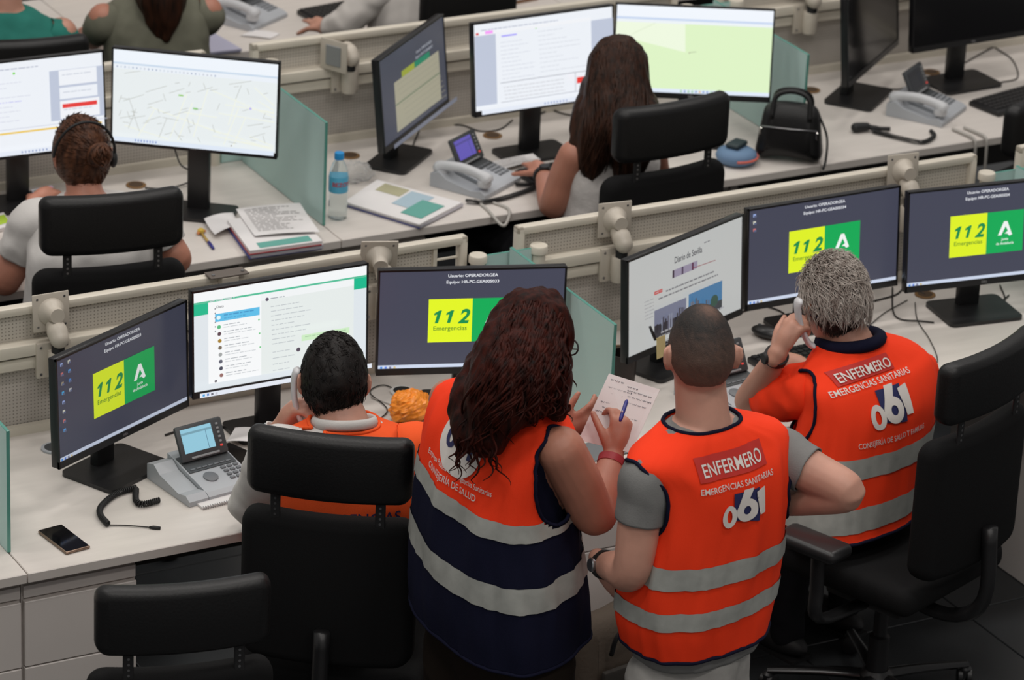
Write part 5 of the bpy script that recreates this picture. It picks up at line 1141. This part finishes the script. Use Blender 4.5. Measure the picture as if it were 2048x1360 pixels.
p.printed('061', P0(952, 893), U, Wv, 0.075, M_bluep, 'emblem_number', 0.03, off=0.006)
p.printed('Empresa Pública de Emergencias Sanitarias', P0(955, 936), U, Wv, 0.020, M_print, 'service_lettering', 0.003, width=0.235)
p.printed('CONSEJERÍA DE SALUD', P0(938, 955), U, Wv, 0.024, M_print, 'ministry_lettering', 0.006, width=0.185)
p.legs(p.J(1000, 1290, 0), M_brownp, True, w=0.105, r=(0.12, 0.115, 0.09, 0.085, 0.08))
# hair: mass plus curly locks
b = MB(); V = [hc+hR@(head_pt(*d, 0.98)*np.array((1.13, 1.10, 1.08))+np.array((0, -0.012, 0.004))) for d in sph(20, 28) if True]
cap = [q if (hR.T@(q-hc))[1] < 0.055 or (hR.T@(q-hc))[2] > 0.06 else hc+(q-hc)*0.8 for q in V]; b.add(cap, sphF(20, 28))
hk = lambda a, c, d: p.J(a, c, d)
b.limb([hk(1062, 660, 0.0), hk(1035, 740, -0.09), hk(1000, 810, -0.14), hk(975, 870, -0.165)], [0.105, 0.115, 0.095, 0.055], 20); b.limb([hk(1090, 690, -0.02), hk(1100, 760, -0.08), hk(1108, 815, -0.11)], [0.060, 0.055, 0.034], 16); b.limb([hk(1010, 700, 0.03), hk(955, 790, -0.05), hk(935, 850, -0.12), hk(930, 890, -0.15)], [0.070, 0.062, 0.046, 0.025], 16)
remesh(b, 'hair', M_hcurly, p.t, p.org, 0.008, 4, folds(0.010, 26, 9, 2.0))
tr = BVHTree.FromObject([o for o in p.t.children if o.name.startswith('hair')][0], bpy.context.evaluated_depsgraph_get())
def snap(tree, q, org, off):
    d = nrm(q-CC); hit = tree.ray_cast(Vector(q-org-d*0.4), Vector(d), 2.0)
    if hit[0] is None: hit = tree.find_nearest(Vector(q-org+d*0.15))
    return np.array(hit[0])+np.array(hit[1])*off+org
b = MB(); r_ = np.random.default_rng(5)
for k in range(230):
    a0 = r_.uniform(-1, 1); start = np.array((1064+60*a0+r_.normal()*8, 600+34*a0*a0+r_.uniform(0, 60))); e = r_.uniform(0, 1)
    end = np.array((920+210*e+r_.normal()*14, 905-85*e+r_.normal()*22)); L = r_.uniform(0.45, 1.0); n_ = 22; ph = r_.uniform(0, 6.28); fr = r_.uniform(2.2, 3.6); pts = []
    mid = np.array((start[0]*0.6+end[0]*0.4+(-26 if a0 < -0.2 else 18 if a0 > 0.3 else 0), start[1]*0.5+end[1]*0.5-8)); rr = r_.uniform(0.003, 0.0062)
    for q in np.linspace(0, L, n_):
        xy = (1-q)**2*start+2*q*(1-q)*mid+q*q*end; g = snap(tr, p.J(xy[0], xy[1], -0.25), p.org, 0.0015+0.004*q); am = 0.003+0.017*q*q
        g = g+am*(math.cos(ph+fr*6.28*q)*RH*0.9+math.sin(ph+fr*6.28*q)*(np.array((0, 0, 0.45))-0.55*FH)); pts.append(g)
    Q = crom(np.array(pts), 2); b.tube(Q, np.interp(np.linspace(0, 1, len(Q)), [0, 0.5, 0.9, 1], [rr*0.8, rr, rr*0.6, 0.0006]), 5, caps=False)
for k in range(26):                                                      # loose curls at the tips
    s0 = np.array((r_.uniform(915, 985), r_.uniform(850, 900))) if k < 18 else np.array((r_.uniform(1095, 1135), r_.uniform(770, 815))); ln = r_.uniform(0.05, 0.10) if k < 18 else 0.04; ph = r_.uniform(0, 6.28); g0 = snap(tr, p.J(s0[0], s0[1], -0.25), p.org, 0.004); dx = r_.normal()*0.02
    pts = [g0+np.array((0, 0, -ln*q))+RH*(dx*q+0.014*q*math.cos(ph+8*q))-FH*(0.012+0.012*q*math.sin(ph+8*q)) for q in np.linspace(0, 1, 16)]; b.tube(pts, np.linspace(0.0045, 0.0008, 16), 5, caps=False)
b.build('hair_locks', M_hcurly, p.t, True, p.org)
# glasses
g = thing('eyeglasses', 'dark-framed glasses worn by the curly-haired woman', 'glasses', hc); b = MB()
for sx in (-1, 1):
    b.tube([hR@np.array((sx*0.034+0.026*math.cos(a), 0.102, 0.006+0.019*math.sin(a))) for a in np.linspace(0, 2*math.pi, 20)], 0.0022, 6, caps=False); b.tube([hR@np.array(q) for q in ((sx*0.062, 0.100, 0.010), (sx*0.079, 0.06, 0.010), (sx*0.084, 0.0, 0.008))], 0.002, 6)
b.tube([hR@np.array(q) for q in ((-0.010, 0.104, 0.010), (0, 0.108, 0.012), (0.010, 0.104, 0.010))], 0.002, 6); b.build('frame', M_blackm, g, True)
watch(p, wrR, elR, RH, mat('red_strap', (0.32, 0.02, 0.03), 0.5), 'red smartwatch strap on the writing wrist', 0.031, M_blackm, 'smartwatch')
# handwritten sheet and pen
Q = [p.J(1218, 747, 0.20), p.J(1320, 779, 0.15), p.J(1262, 906, 0.045), p.J(1157, 880, 0.10)]; o0 = sum(Q)/4; t = thing('handwritten_sheet', 'white sheet with handwriting held by the curly-haired woman', 'paper', o0)
nq = nrm(np.cross(Q[2]-Q[3], Q[0]-Q[3])); pt = lambda u_, v_, d: ((Q[3]*(1-u_)+Q[2]*u_)*(1-v_)+(Q[0]*(1-u_)+Q[1]*u_)*v_)-o0+nq*d
b = MB(); b.add([pt(i, j, 0.0004) for i, j in ((0, 0), (1, 0), (1, 1), (0, 1))]+[pt(i, j, -0.0004) for i, j in ((0, 0), (1, 0), (1, 1), (0, 1))], [(0, 1, 2, 3), (7, 6, 5, 4), (0, 4, 5, 1), (1, 5, 6, 2), (2, 6, 7, 3), (3, 7, 4, 0)]); b.build('page', M_paper, t)
b = MB(); r2 = random.Random(8)
for j, (v_, a0, a1) in enumerate([(0.93, 0.08, 0.35), (0.90, 0.42, 0.62), (0.85, 0.45, 0.92), (0.82, 0.1, 0.55), (0.77, 0.5, 0.95), (0.74, 0.2, 0.42), (0.68, 0.55, 0.9), (0.60, 0.08, 0.4), (0.53, 0.15, 0.6), (0.46, 0.05, 0.2), (0.47, 0.6, 0.85)]):
    x = a0
    while x < a1:
        e = min(a1, x+r2.uniform(0.04, 0.1)); xs = np.linspace(x, e, 7); b.tube([pt(xx, v_+0.012*math.sin(i*2.4), 0.0008) for i, xx in enumerate(xs)], 0.0006, 3); x = e+0.025
b.build('handwriting', M_ink2, t)
A_, B_ = p.J(1240, 842, -0.02), p.J(1254, 800, 0.05); t = thing('blue_pen', 'blue ballpoint pen in the writing hand', 'pen', A_); d = B_-A_; MB().tube([d*0, d*0.15, d*0.9, d], [0.003, 0.0052, 0.0052, 0.0025], 10).build('barrel', mat('pen_blue', (0.02, 0.02, 0.22), 0.35), t, True); MB().box(d*0.3+nrm(np.cross(d, RH))*0.006, (0.003, 0.003, 0.03)).build('clip', M_white, t)

# ------------------------------------------------------------------ seated man, grey hair
p = Person((2.291, -0.212), 14, 'seated grey-haired man in orange vest holding a handset to his ear')
SC = p.secs([(1690, 1062, -0.03, 0.232, 0.155), (1694, 1010, -0.02, 0.238, 0.155), (1704, 940, 0.0, 0.240, 0.15), (1722, 868, 0.02, 0.240, 0.142), (1734, 800, 0.04, 0.240, 0.132), (1730, 745, 0.06, 0.236, 0.112), (1722, 716, 0.08, 0.205, 0.096), (1712, 694, 0.09, 0.145, 0.084), (1704, 678, 0.10, 0.096, 0.076)], 0.60)
shL, elL, wrL = p.J(1610, 786, -0.01), p.J(1500, 806, 0.12), p.J(1556, 706, -0.01)
shR, elR, wrR = p.J(1832, 745, 0.24), p.J(1832, 745, 0.24)+p.n*0.16+p.u*0.03+np.array((0, 0, -0.06)), np.array((2.48, 0.16, 0.825))
p.core(SC); p.arm(shL, elL, wrL, (0.056, 0.050, 0.045, 0.041, 0.028)); p.arm(shR, elR, wrR)
hc, hR = p.J(1666, 604, 0.12), headR(0, 10, 4)
add_hand(p.body, wrL, p.J(1600, 628, 0.03)-wrL, p.J(1640, 660, 0.10)-p.J(1580, 650, 0.0), 1, (40, 46, 50, 54), (34, 20)); add_hand(p.body, wrR, p.n, np.array((0, 0, -1.0)), -1, (8, 9, 10, 12))
p.body.limb([p.J(1712, 715, 0.08), p.J(1692, 672, 0.10), hc-np.array((0, 0, 0.06))], [0.072, 0.064, 0.062], 18); add_head(p.body, hc, hR, 1.02); p.finish_body(M_skin3); face(hc, hR, p.t, p.org, 1.02)
p.shirt(SC, M_orange, 0.94, name='jacket')
p.sleeve(shL, elL, 0.74, M_orange, (0.070, 0.070, 0.064), inn=shL+p.u*0.03+p.n*0.05, amp=0.010); p.sleeve(shR, elR, 0.85, M_orange, (0.064, 0.066, 0.062), inn=shR-p.u*0.04+p.n*0.03, amp=0.008)
b = MB(); q0 = shL+(elL-shL)*0.52; b.ell(q0-FH*0.055+np.array((0, 0, 0.012)), (0.024, 0.018, 0.046), rotz(D2(-20))@roty(D2(25))); b.build('sleeve_patch', M_navy, p.t, True, p.org)
p.vest(SC, [M_orange], [(-1, p.J(1604, 815, -0.06), 0.080, 0.105), (1, p.J(1840, 780, 0.22), 0.076, 0.11)], [(0.135, 0.215), (0.31, 0.39)], amp=0.008, seed=7.7)
U, Wv = p.u, nrm(np.array((0, 0, 1.0))+p.n*0.12); P0 = lambda a, c: p.J(a, c, -0.06)
p.printed('', P0(1750, 735), U, Wv, 1, M_patch, 'name_patch', poly=[(-0.104, -0.025), (0.104, -0.025), (0.104, 0.025), (-0.104, 0.025)], off=0.0040, d=p.n+np.array((0, 0, -0.5)))
p.printed('ENFERMERO', P0(1750, 746), U, Wv, 0.042, M_print, 'patch_lettering', 0.009, width=0.190, off=0.0085, d=p.n+np.array((0, 0, -0.5)))
p.printed('EMERGENCIAS SANITARIAS', P0(1752, 770), U, Wv, 0.026, M_print, 'service_lettering', 0.006, width=0.285, d=p.n+np.array((0, 0, -0.4)))
emblem061(p, P0(1777, 812), U, Wv, 1.08)
p.printed('CONSEJERÍA DE SALUD Y FAMILIAS', P0(1768, 870), U, Wv, 0.022, M_print, 'ministry_lettering', 0.003, width=0.255)
b = MB()
for a in np.linspace(-2.9, -0.2, 2): pass
K = [p.J(1700, 690, 0.10)+p.u*0.088*math.cos(a)+p.n*0.078*math.sin(a)+np.array((0, 0, 0.016-0.014*math.sin(a))) for a in np.linspace(0, 2*math.pi, 40)]
MB().tube(K, 0.019, 10, caps=False, flat=1.0).build('polo_collar', M_navy, p.t, True, p.org)
p.legs(p.J(1690, 1085, -0.02)*np.array((1, 1, 0))+np.array((0, 0, 0.610)), M_darkp, False, 0.30, np.array((0.42, 0.9, 0)), 0.07)
comb = lambda x, y, z: (0.1*x, -0.8 if z > 0.3 else -0.35, -0.1 if z > 0.5 else -1.0)
mk_g = lambda x, y, z: mask_short(x, y, z)
p.hair_cap(hc, hR, M_hgreyd, mk_g, 0.010, 0.3, 1.02, 'hair'); up_ = lambda x, y, z: min(mask_short(x, y, z), z+0.12)
p.strands(hc, hR, M_hgrey, up_, comb, 2600, 0.050, 0.42, 0.014, 0.0015, 1.03, 3, 'grey_hair_strands', 0.45); p.strands(hc, hR, M_hgreyd, lambda x, y, z: min(mask_short(x, y, z), -0.02-z), comb, 900, 0.028, 0.12, 0.010, 0.0013, 1.02, 4, 'nape_strands', 0.3)
b = MB().tube([hc+hR@(np.array((0.091*math.cos(a), 0.005+0.108*math.sin(a), -0.022+0.012*math.sin(a)))) for a in np.linspace(math.pi*1.02, math.pi*1.98, 24)], 0.0022, 6); t = b.build('glasses_cord', M_bluep, None, True, hc); t.location = tuple(hc); tag(t, 'thin dark blue glasses cord behind the grey-haired head', 'cord')
watch(p, wrL, elL, -RH-0.5*FH, M_blackm, 'black round watch on the wrist of the grey-haired man', 0.031)
def held_handset(A_, B_, up, label):
    d = B_-A_; t = thing('telephone_handset', label, 'handset', A_, 0, 'handsets held to an ear'); y = nrm(d); z = nrm(up-y*(up@y)); x = np.cross(y, z)
    o = link('grip', cached('handset_w', lambda: (lambda m: m)(hnd_white())), t); Mx = Matrix(((x[0], y[0], z[0], 0), (x[1], y[1], z[1], 0), (x[2], y[2], z[2], 0), (0, 0, 0, 1))); o.matrix_local = Matrix.Translation(Vector(y*0.072+z*0.012))@Mx@Matrix.Diagonal((0.85, 0.82, 0.85, 1))
def hnd_white():
    b = MB(); P_ = crom([(0, -0.098, -0.014), (0, -0.07, 0.002), (0, 0.0, 0.010), (0, 0.07, 0.002), (0, 0.098, -0.014)], 6); b.tube(P_, np.interp(np.linspace(0, 1, len(P_)), [0, 0.08, 0.3, 0.7, 0.92, 1], [0.014, 0.023, 0.019, 0.019, 0.023, 0.014]), 14, flat=0.5)
    return b.mesh('grip', mat('handset_white', (0.66, 0.66, 0.68), 0.4), True, angle=60)
held_handset(p.J(1601, 602, 0.02), p.J(1630, 700, 0.04), p.J(1560, 660, 0.0)-p.J(1640, 660, 0.05), 'white handset held to the grey-haired man\'s ear')

# ------------------------------------------------------------------ seated man, black hair
p = Person((0.752, -0.224), -20, 'seated man with short black hair and orange vest on the telephone')
SC = p.secs([(684, 1150, -0.02, 0.20, 0.145), (688, 1080, -0.01, 0.205, 0.145), (693, 1000, 0.01, 0.212, 0.14), (697, 940, 0.03, 0.216, 0.13), (698, 896, 0.05, 0.212, 0.108), (696, 874, 0.06, 0.185, 0.094), (692, 858, 0.07, 0.135, 0.082), (688, 844, 0.08, 0.092, 0.074)], 0.60)
shL, elL, wrL = p.J(556, 915, -0.01), p.J(508, 1006, 0.13), p.J(560, 855, 0.16); shR, elR, wrR = p.J(838, 905, 0.06), p.J(838, 905, 0.06)+p.n*0.12+p.u*0.05+np.array((0, 0, -0.19)), np.array((0.98, 0.12, 0.815))
p.core(SC); p.arm(shL, elL, wrL); p.arm(shR, elR, wrR); hc, hR = p.J(668, 762, 0.14), headR(-24, 14, 0)
add_hand(p.body, wrL, p.J(604, 800, 0.14)-wrL, p.J(650, 820, 0.10)-p.J(580, 810, 0.12), 1, (40, 46, 50, 54), (34, 20)); add_hand(p.body, wrR, p.n, np.array((0, 0, -1.0)), -1, (8, 9, 10, 12))
p.body.limb([p.J(692, 885, 0.06), p.J(684, 838, 0.09), hc-np.array((0, 0, 0.06))], [0.074, 0.066, 0.064], 18); add_head(p.body, hc, hR, 1.02); p.finish_body(M_skin1); face(hc, hR, p.t, p.org, 1.02)
p.shirt(SC, M_wtee, 0.94, name='white_shirt'); p.sleeve(shL, elL, 1, M_wtee, (0.080, 0.070, 0.066, 0.055, 0.042), wr=wrL, inn=shL+p.u*0.05, amp=0.010); p.sleeve(shR, elR, 1, M_orange2, (0.078, 0.070, 0.062, 0.052, 0.042), wr=wrR, inn=shR-p.u*0.05, amp=0.008)
p.vest(SC, [M_orange2], [(-1, p.J(556, 945, 0.0), 0.088, 0.12), (1, p.J(842, 945, 0.06), 0.070, 0.10)], [(0.40, 0.48)], amp=0.006, seed=2.2, piping=M_orange2)
K = [p.J(689, 850, 0.08)+p.u*0.078*math.cos(a)+p.n*0.070*math.sin(a)+np.array((0, 0, 0.010-0.020*math.sin(a))) for a in np.linspace(0, 2*math.pi, 40)]; MB().tube(K, 0.009, 10, caps=False, flat=1.6).build('white_collar', M_wtee, p.t, True, p.org)
p.printed('EMERGENCIAS', p.J(700, 1040, -0.1), p.u, np.array((0, 0, 1.0)), 0.04, M_bluep, 'navy_lettering', 0.012, width=0.26)
p.legs(p.J(684, 1160, -0.02)*np.array((1, 1, 0))+np.array((0, 0, 0.610)), M_darkp, False)
comb = lambda x, y, z: (0.25*x, -0.55 if z > 0.2 else -0.3, 0.1 if z > 0.6 else -0.9); p.hair_cap(hc, hR, M_hblack, mask_short, 0.012, 0.22, 1.02, 'hair'); p.strands(hc, hR, M_hblack, mask_short, comb, 2200, 0.026, 0.22, 0.013, 0.0013, 1.02, 6, 'short_hair_strands', 0.4)
watch(p, wrL, elL, -RH, M_white, 'white wristband of the seated man with black hair', 0.033, M_steel)
held_handset(p.J(598, 742, 0.13), p.J(608, 820, 0.13), p.J(560, 800, 0.1)-p.J(640, 800, 0.12), 'white handset held to the black-haired man\'s ear')

# ------------------------------------------------------------------ seated woman, bun and headset
p = Person((0.782, 1.611), -5, 'seated woman in white T-shirt with brown hair bun')
SC = p.secs([(170, 640, -0.07, 0.19, 0.125), (178, 560, -0.07, 0.192, 0.122), (184, 500, -0.05, 0.198, 0.122), (187, 455, 0.0, 0.20, 0.125), (186, 424, 0.02, 0.188, 0.10), (180, 406, 0.04, 0.14, 0.085), (172, 394, 0.05, 0.088, 0.072)], 0.60)
shL, elL, wrL = p.J(70, 446, -0.03), p.J(10, 562, 0.0), AZ(70, 402, 0.82); shR, elR, wrR = p.J(300, 440, 0.02), p.J(352, 520, 0.02), np.array((1.02, 1.93, 0.815))
p.core(SC); p.arm(shL, elL, wrL, (0.055, 0.052, 0.046, 0.040, 0.026)); p.arm(shR, elR, wrR, (0.055, 0.052, 0.046, 0.040, 0.026)); hc, hR = p.J(163, 312, 0.12), headR(-8, 18, 0)
add_hand(p.body, wrL, AZ(108, 376, 0.82)-wrL, np.array((0, 0, -1.0)), 1, (8, 10, 10, 12), s=0.95); add_hand(p.body, wrR, p.n, np.array((0, 0, -1.0)), -1, (8, 9, 10, 12), s=0.95)
p.body.limb([p.J(178, 415, 0.04), p.J(170, 384, 0.07), hc-np.array((0, 0, 0.05))], [0.062, 0.055, 0.054], 16); add_head(p.body, hc, hR, 0.98); p.finish_body(M_skin2, 0.007); face(hc, hR, p.t, p.org, 0.98)
p.shirt(SC, M_wtee, 1.0, name='t_shirt', amp=0.006); p.sleeve(shL, elL, 0.52, M_wtee, (0.072, 0.070, 0.068), inn=shL+p.u*0.05-np.array((0, 0, 0.015)), amp=0.008); p.sleeve(shR, elR, 0.6, M_wtee, (0.072, 0.070, 0.066), inn=shR-p.u*0.05, amp=0.006)
p.legs(p.J(170, 640, -0.06)*np.array((1, 1, 0))+np.array((0, 0, 0.610)), M_darkp, False)
p.hair_cap(hc, hR, M_hbun, mask_full, 0.012, 0.12, 0.99, 'hair'); bc = hc+hR@np.array((0.028, -0.115, 0.005)); comb = lambda x, y, z: np.array((0.028, -0.12, 0.005))*9-np.array((x, y, z))
p.strands(hc, hR, M_hbun, mask_full, comb, 900, 0.045, 0.03, 0.014, 0.0018, 0.99, 9, 'swept_back_strands', 0.12)
b = MB(); b.ell(bc, (0.040, 0.030, 0.036), hR); r_ = np.random.default_rng(2)
for k in range(46):
    a0, ti = r_.uniform(0, 6.28), r_.uniform(-0.9, 0.9); rr = 0.036*math.cos(ti*0.8); ax = hR@rotx(ti)@rotz(a0); b.tube([bc+ax@np.array((rr*math.cos(q), 0.012*math.sin(2*q+a0)+0.004, rr*math.sin(q)*0.95)) for q in np.linspace(0, r_.uniform(2.5, 5.5), 16)], 0.0032, 5)
b.build('hair_bun', M_hbun, p.t, True, p.org)
t = thing('headset', 'thin black headset worn by the woman with a bun', 'headset', hc)
MB().tube([hR@np.array((0.094*math.cos(a), -0.035-0.055*math.sin(a), 0.000+0.105*math.sin(a))) for a in np.linspace(0.05, math.pi-0.05, 30)], 0.0045, 8).build('headband', M_blackm, t, True); MB().ell(hR@np.array((0.092, -0.012, -0.012)), (0.014, 0.026, 0.030), hR).build('ear_cup', M_blackm, t, True); MB().tube([hR@np.array(q) for q in ((0.095, 0, -0.02), (0.085, 0.05, -0.06), (0.05, 0.10, -0.07))], 0.003, 6).build('microphone_boom', M_blackm, t, True)

# ------------------------------------------------------------------ seated woman, long straight hair
p = Person((2.622, 1.591), 8, 'seated woman with very long straight dark hair and white top')
SC = p.secs([(1215, 480, -0.05, 0.152, 0.125), (1217, 420, -0.04, 0.150, 0.12), (1220, 370, -0.02, 0.162, 0.12), (1221, 325, 0.0, 0.174, 0.115), (1220, 292, 0.02, 0.172, 0.098), (1224, 272, 0.03, 0.12, 0.08), (1227, 260, 0.04, 0.082, 0.068)], 0.60)
shL, elL = p.J(1148, 312, -0.09), p.J(1108, 408, -0.06); wrL = AZ(1086, 349, 0.815); shR, elR, wrR = p.J(1300, 300, 0.08), p.J(1320, 380, 0.16), AZ(1185, 318, 0.82)
p.core(SC); p.arm(shL, elL, wrL, (0.052, 0.054, 0.048, 0.042, 0.026)); p.arm(shR, elR, wrR); hc, hR = p.J(1236, 152, 0.06), headR(8, 14, 0)
add_hand(p.body, wrL, AZ(1062, 318, 0.812)-wrL, np.array((0, 0, -1.0)), 1, (8, 9, 10, 12), (40, 5), 0.95); add_hand(p.body, wrR, p.n, np.array((0, 0, -1.0)), -1, (8, 9, 10, 12), s=0.95)
p.body.limb([p.J(1226, 282, 0.03), p.J(1230, 240, 0.05), hc-np.array((0, 0, 0.05))], [0.062, 0.054, 0.053], 16); add_head(p.body, hc, hR, 0.98); p.finish_body(M_skin2, 0.007); face(hc, hR, p.t, p.org, 0.98)
p.shirt(SC, M_lace, 1.0, name='lace_top', amp=0.006)
p.legs(p.J(1196, 480, -0.05)*np.array((1, 1, 0))+np.array((0, 0, 0.610)), M_darkp, False)
b = MB(); V = [hc+hR@(head_pt(*d, 0.98)*np.array((1.12, 1.08, 1.06))+np.array((0, -0.012, 0.003))) for d in sph(20, 28)]; cap = [q if (hR.T@(q-hc))[1] < 0.05 or (hR.T@(q-hc))[2] > 0.055 else hc+(q-hc)*0.8 for q in V]; b.add(cap, sphF(20, 28))
b.limb([p.J(1236, 130, 0.02), p.J(1236, 200, -0.03), p.J(1245, 250, -0.07)], [0.098, 0.112, 0.118], 20); b.limb([p.J(1215, 190, -0.02), p.J(1195, 260, -0.09), p.J(1185, 320, -0.12), p.J(1184, 372, -0.125)], [0.075, 0.070, 0.050, 0.020], 16); b.limb([p.J(1260, 190, 0.0), p.J(1275, 250, -0.08), p.J(1262, 320, -0.12), p.J(1240, 370, -0.13)], [0.075, 0.080, 0.060, 0.026], 16); b.limb([p.J(1190, 170, 0.03), p.J(1165, 240, -0.05), p.J(1145, 290, -0.10)], [0.045, 0.040, 0.014], 12)
remesh(b, 'hair', M_hlong, p.t, p.org, 0.009, 4, folds(0.006, 34, 4, 5.0)); hob = [o for o in p.t.children if o.name.startswith('hair')][-1]; tr = BVHTree.FromObject(hob, bpy.context.evaluated_depsgraph_get()); b = MB(); r_ = np.random.default_rng(11)
for k in range(210):
    a0 = r_.uniform(-1, 1); st = np.array((1235+52*a0, 82+26*a0*a0+r_.uniform(0, 20))); e = r_.uniform(-1, 1); en = np.array((1212+(58 if e > 0 else 62)*e+r_.normal()*6, 385-30*abs(e)+r_.normal()*10)); mid = np.array((1236+86*(0.6*a0+0.4*e), 220)); L = r_.uniform(0.6, 1.0); pts = []
    for q in np.linspace(0, L, 16):
        xy = (1-q)**2*st+2*q*(1-q)*mid+q*q*en; pts.append(snap(tr, p.J(xy[0], xy[1], -0.25), p.org, 0.002)+0.004*q*np.array((math.sin(k+5*q), math.cos(k*2+4*q), 0)))
    b.tube(crom(np.array(pts), 2), np.interp(np.linspace(0, 1, 31), [0, 0.6, 1], [0.003, 0.0035, 0.0007]), 5, caps=False)
b.build('hair_locks', M_hlong, p.t, True, p.org)
t = thing('headset', 'thin dark headset worn by the long-haired woman', 'headset', hc); MB().tube([hR@np.array((0.096*math.cos(a), 0.012, 0.128*math.sin(a))) for a in np.linspace(0.0, math.pi, 30)], 0.0042, 8).build('headband', mat('headset_grey', (0.035, 0.04, 0.045), 0.4), t, True)
for sx in (-1, 1): MB().ell(hR@np.array((sx*0.096, 0.008, -0.012)), (0.012, 0.026, 0.030), hR).build('ear_cup', M_blackm, t, True)
watch(p, wrL, wrL+(elL-wrL)*0.9, np.array((0, 0, 1.0)), M_blackm, 'black wristband of the long-haired woman', 0.031)

# ------------------------------------------------------------------ people in the back row
def back_row(ref, yaw, label, top, skin, hairm, larm=None, rarm=None, long_sleeve=None, hair_long=True, lean=0.05):
    p = Person(ref, yaw, label); L = p.L
    SC = [(L(0, -0.02, 0.60), 0.180, 0.13), (L(0, 0.0, 0.70), 0.176, 0.128), (L(0, lean*0.5, 0.82), 0.185, 0.13), (L(0, lean, 0.96), 0.188, 0.118), (L(0, lean*1.2, 1.02), 0.165, 0.095), (L(0, lean*1.3, 1.06), 0.11, 0.08), (L(0, lean*1.4, 1.08), 0.075, 0.066)]
    p.core(SC); arms = []
    for sx, tgt in ((-1, larm), (1, rarm)):
        sh = L(sx*0.185, lean, 0.985); wr = np.asarray(tgt) if tgt is not None else L(sx*0.13, 0.38, 0.825); mid = (sh+wr)/2; el = mid+p.u*sx*0.03-p.n*0.02+np.array((0, 0, -0.035))
        p.arm(sh, el, wr); add_hand(p.body, wr, p.n*0.8-p.u*sx*0.25-np.array((0, 0, 0.02)), np.array((0, 0, -1.0)), -sx, (6, 7, 8, 9), s=0.97); arms.append((sh, el, wr))
    hc, hR = L(0, lean*2.2, 1.235), headR(yaw, 12, 0); p.body.limb([L(0, lean*1.3, 1.04), L(0, lean*1.6, 1.12), hc-np.array((0, 0, 0.05))], [0.062, 0.054, 0.053], 16); add_head(p.body, hc, hR, 0.98); p.finish_body(skin, 0.008); face(hc, hR, p.t, p.org, 0.98)
    p.shirt(SC, top, 1.0, name='top', amp=0.006)
    for (sh, el, wr), sx in zip(arms, (-1, 1)):
        if long_sleeve: p.sleeve(sh-np.array((0, 0, 0.02)), el, 1, long_sleeve, (0.062, 0.060, 0.056, 0.050, 0.040), wr=wr+(el-wr)*0.15, inn=sh-p.u*sx*0.05, amp=0.008)
        else: p.sleeve(sh-np.array((0, 0, 0.02)), el, 0.4, top, (0.062, 0.062, 0.060), inn=sh-p.u*sx*0.05, amp=0.006)
    p.legs(L(0, 0, 0.610), M_darkp, False)
    p.hair_cap(hc, hR, hairm, mask_full, 0.014, 0.2, 0.99, 'hair')
    if hair_long:
        b = MB(); b.limb([hc+hR@np.array((0, -0.05, 0.03)), hc+hR@np.array((0, -0.085, -0.08)), hc+hR@np.array((0, -0.10, -0.20)), hc+hR@np.array((0, -0.10, -0.32))], [0.08, 0.092, 0.085, 0.035], 16); remesh(b, 'long_hair', hairm, p.t, p.org, 0.012, 3, folds(0.008, 30, 5))
    return p
M_green = mat('green_jersey', (0.012, 0.17, 0.135), 0.85, var=0.15, scale=10); M_olive = mat('olive_top', (0.15, 0.15, 0.11), 0.85, var=0.15, scale=14); M_white2 = mat('white_blouse', (0.58, 0.55, 0.52), 0.85, var=0.04, scale=12)
back_row((2.80, 3.27), 12, 'woman in white blouse typing in the back row at top', M_white2, M_skin3, M_hlong, larm=AZ(650, 58, 0.83), long_sleeve=M_white2)
back_row((1.22, 3.24), -10, 'person in green jumper cut off at the top left', M_green, M_skin3, M_hblack, hair_long=False, long_sleeve=M_green)
back_row((1.78, 3.27), -8, 'person with dark hair and olive top cut off at the top', M_olive, M_skin2, M_hlong, rarm=AZ(300, 50, 0.83))
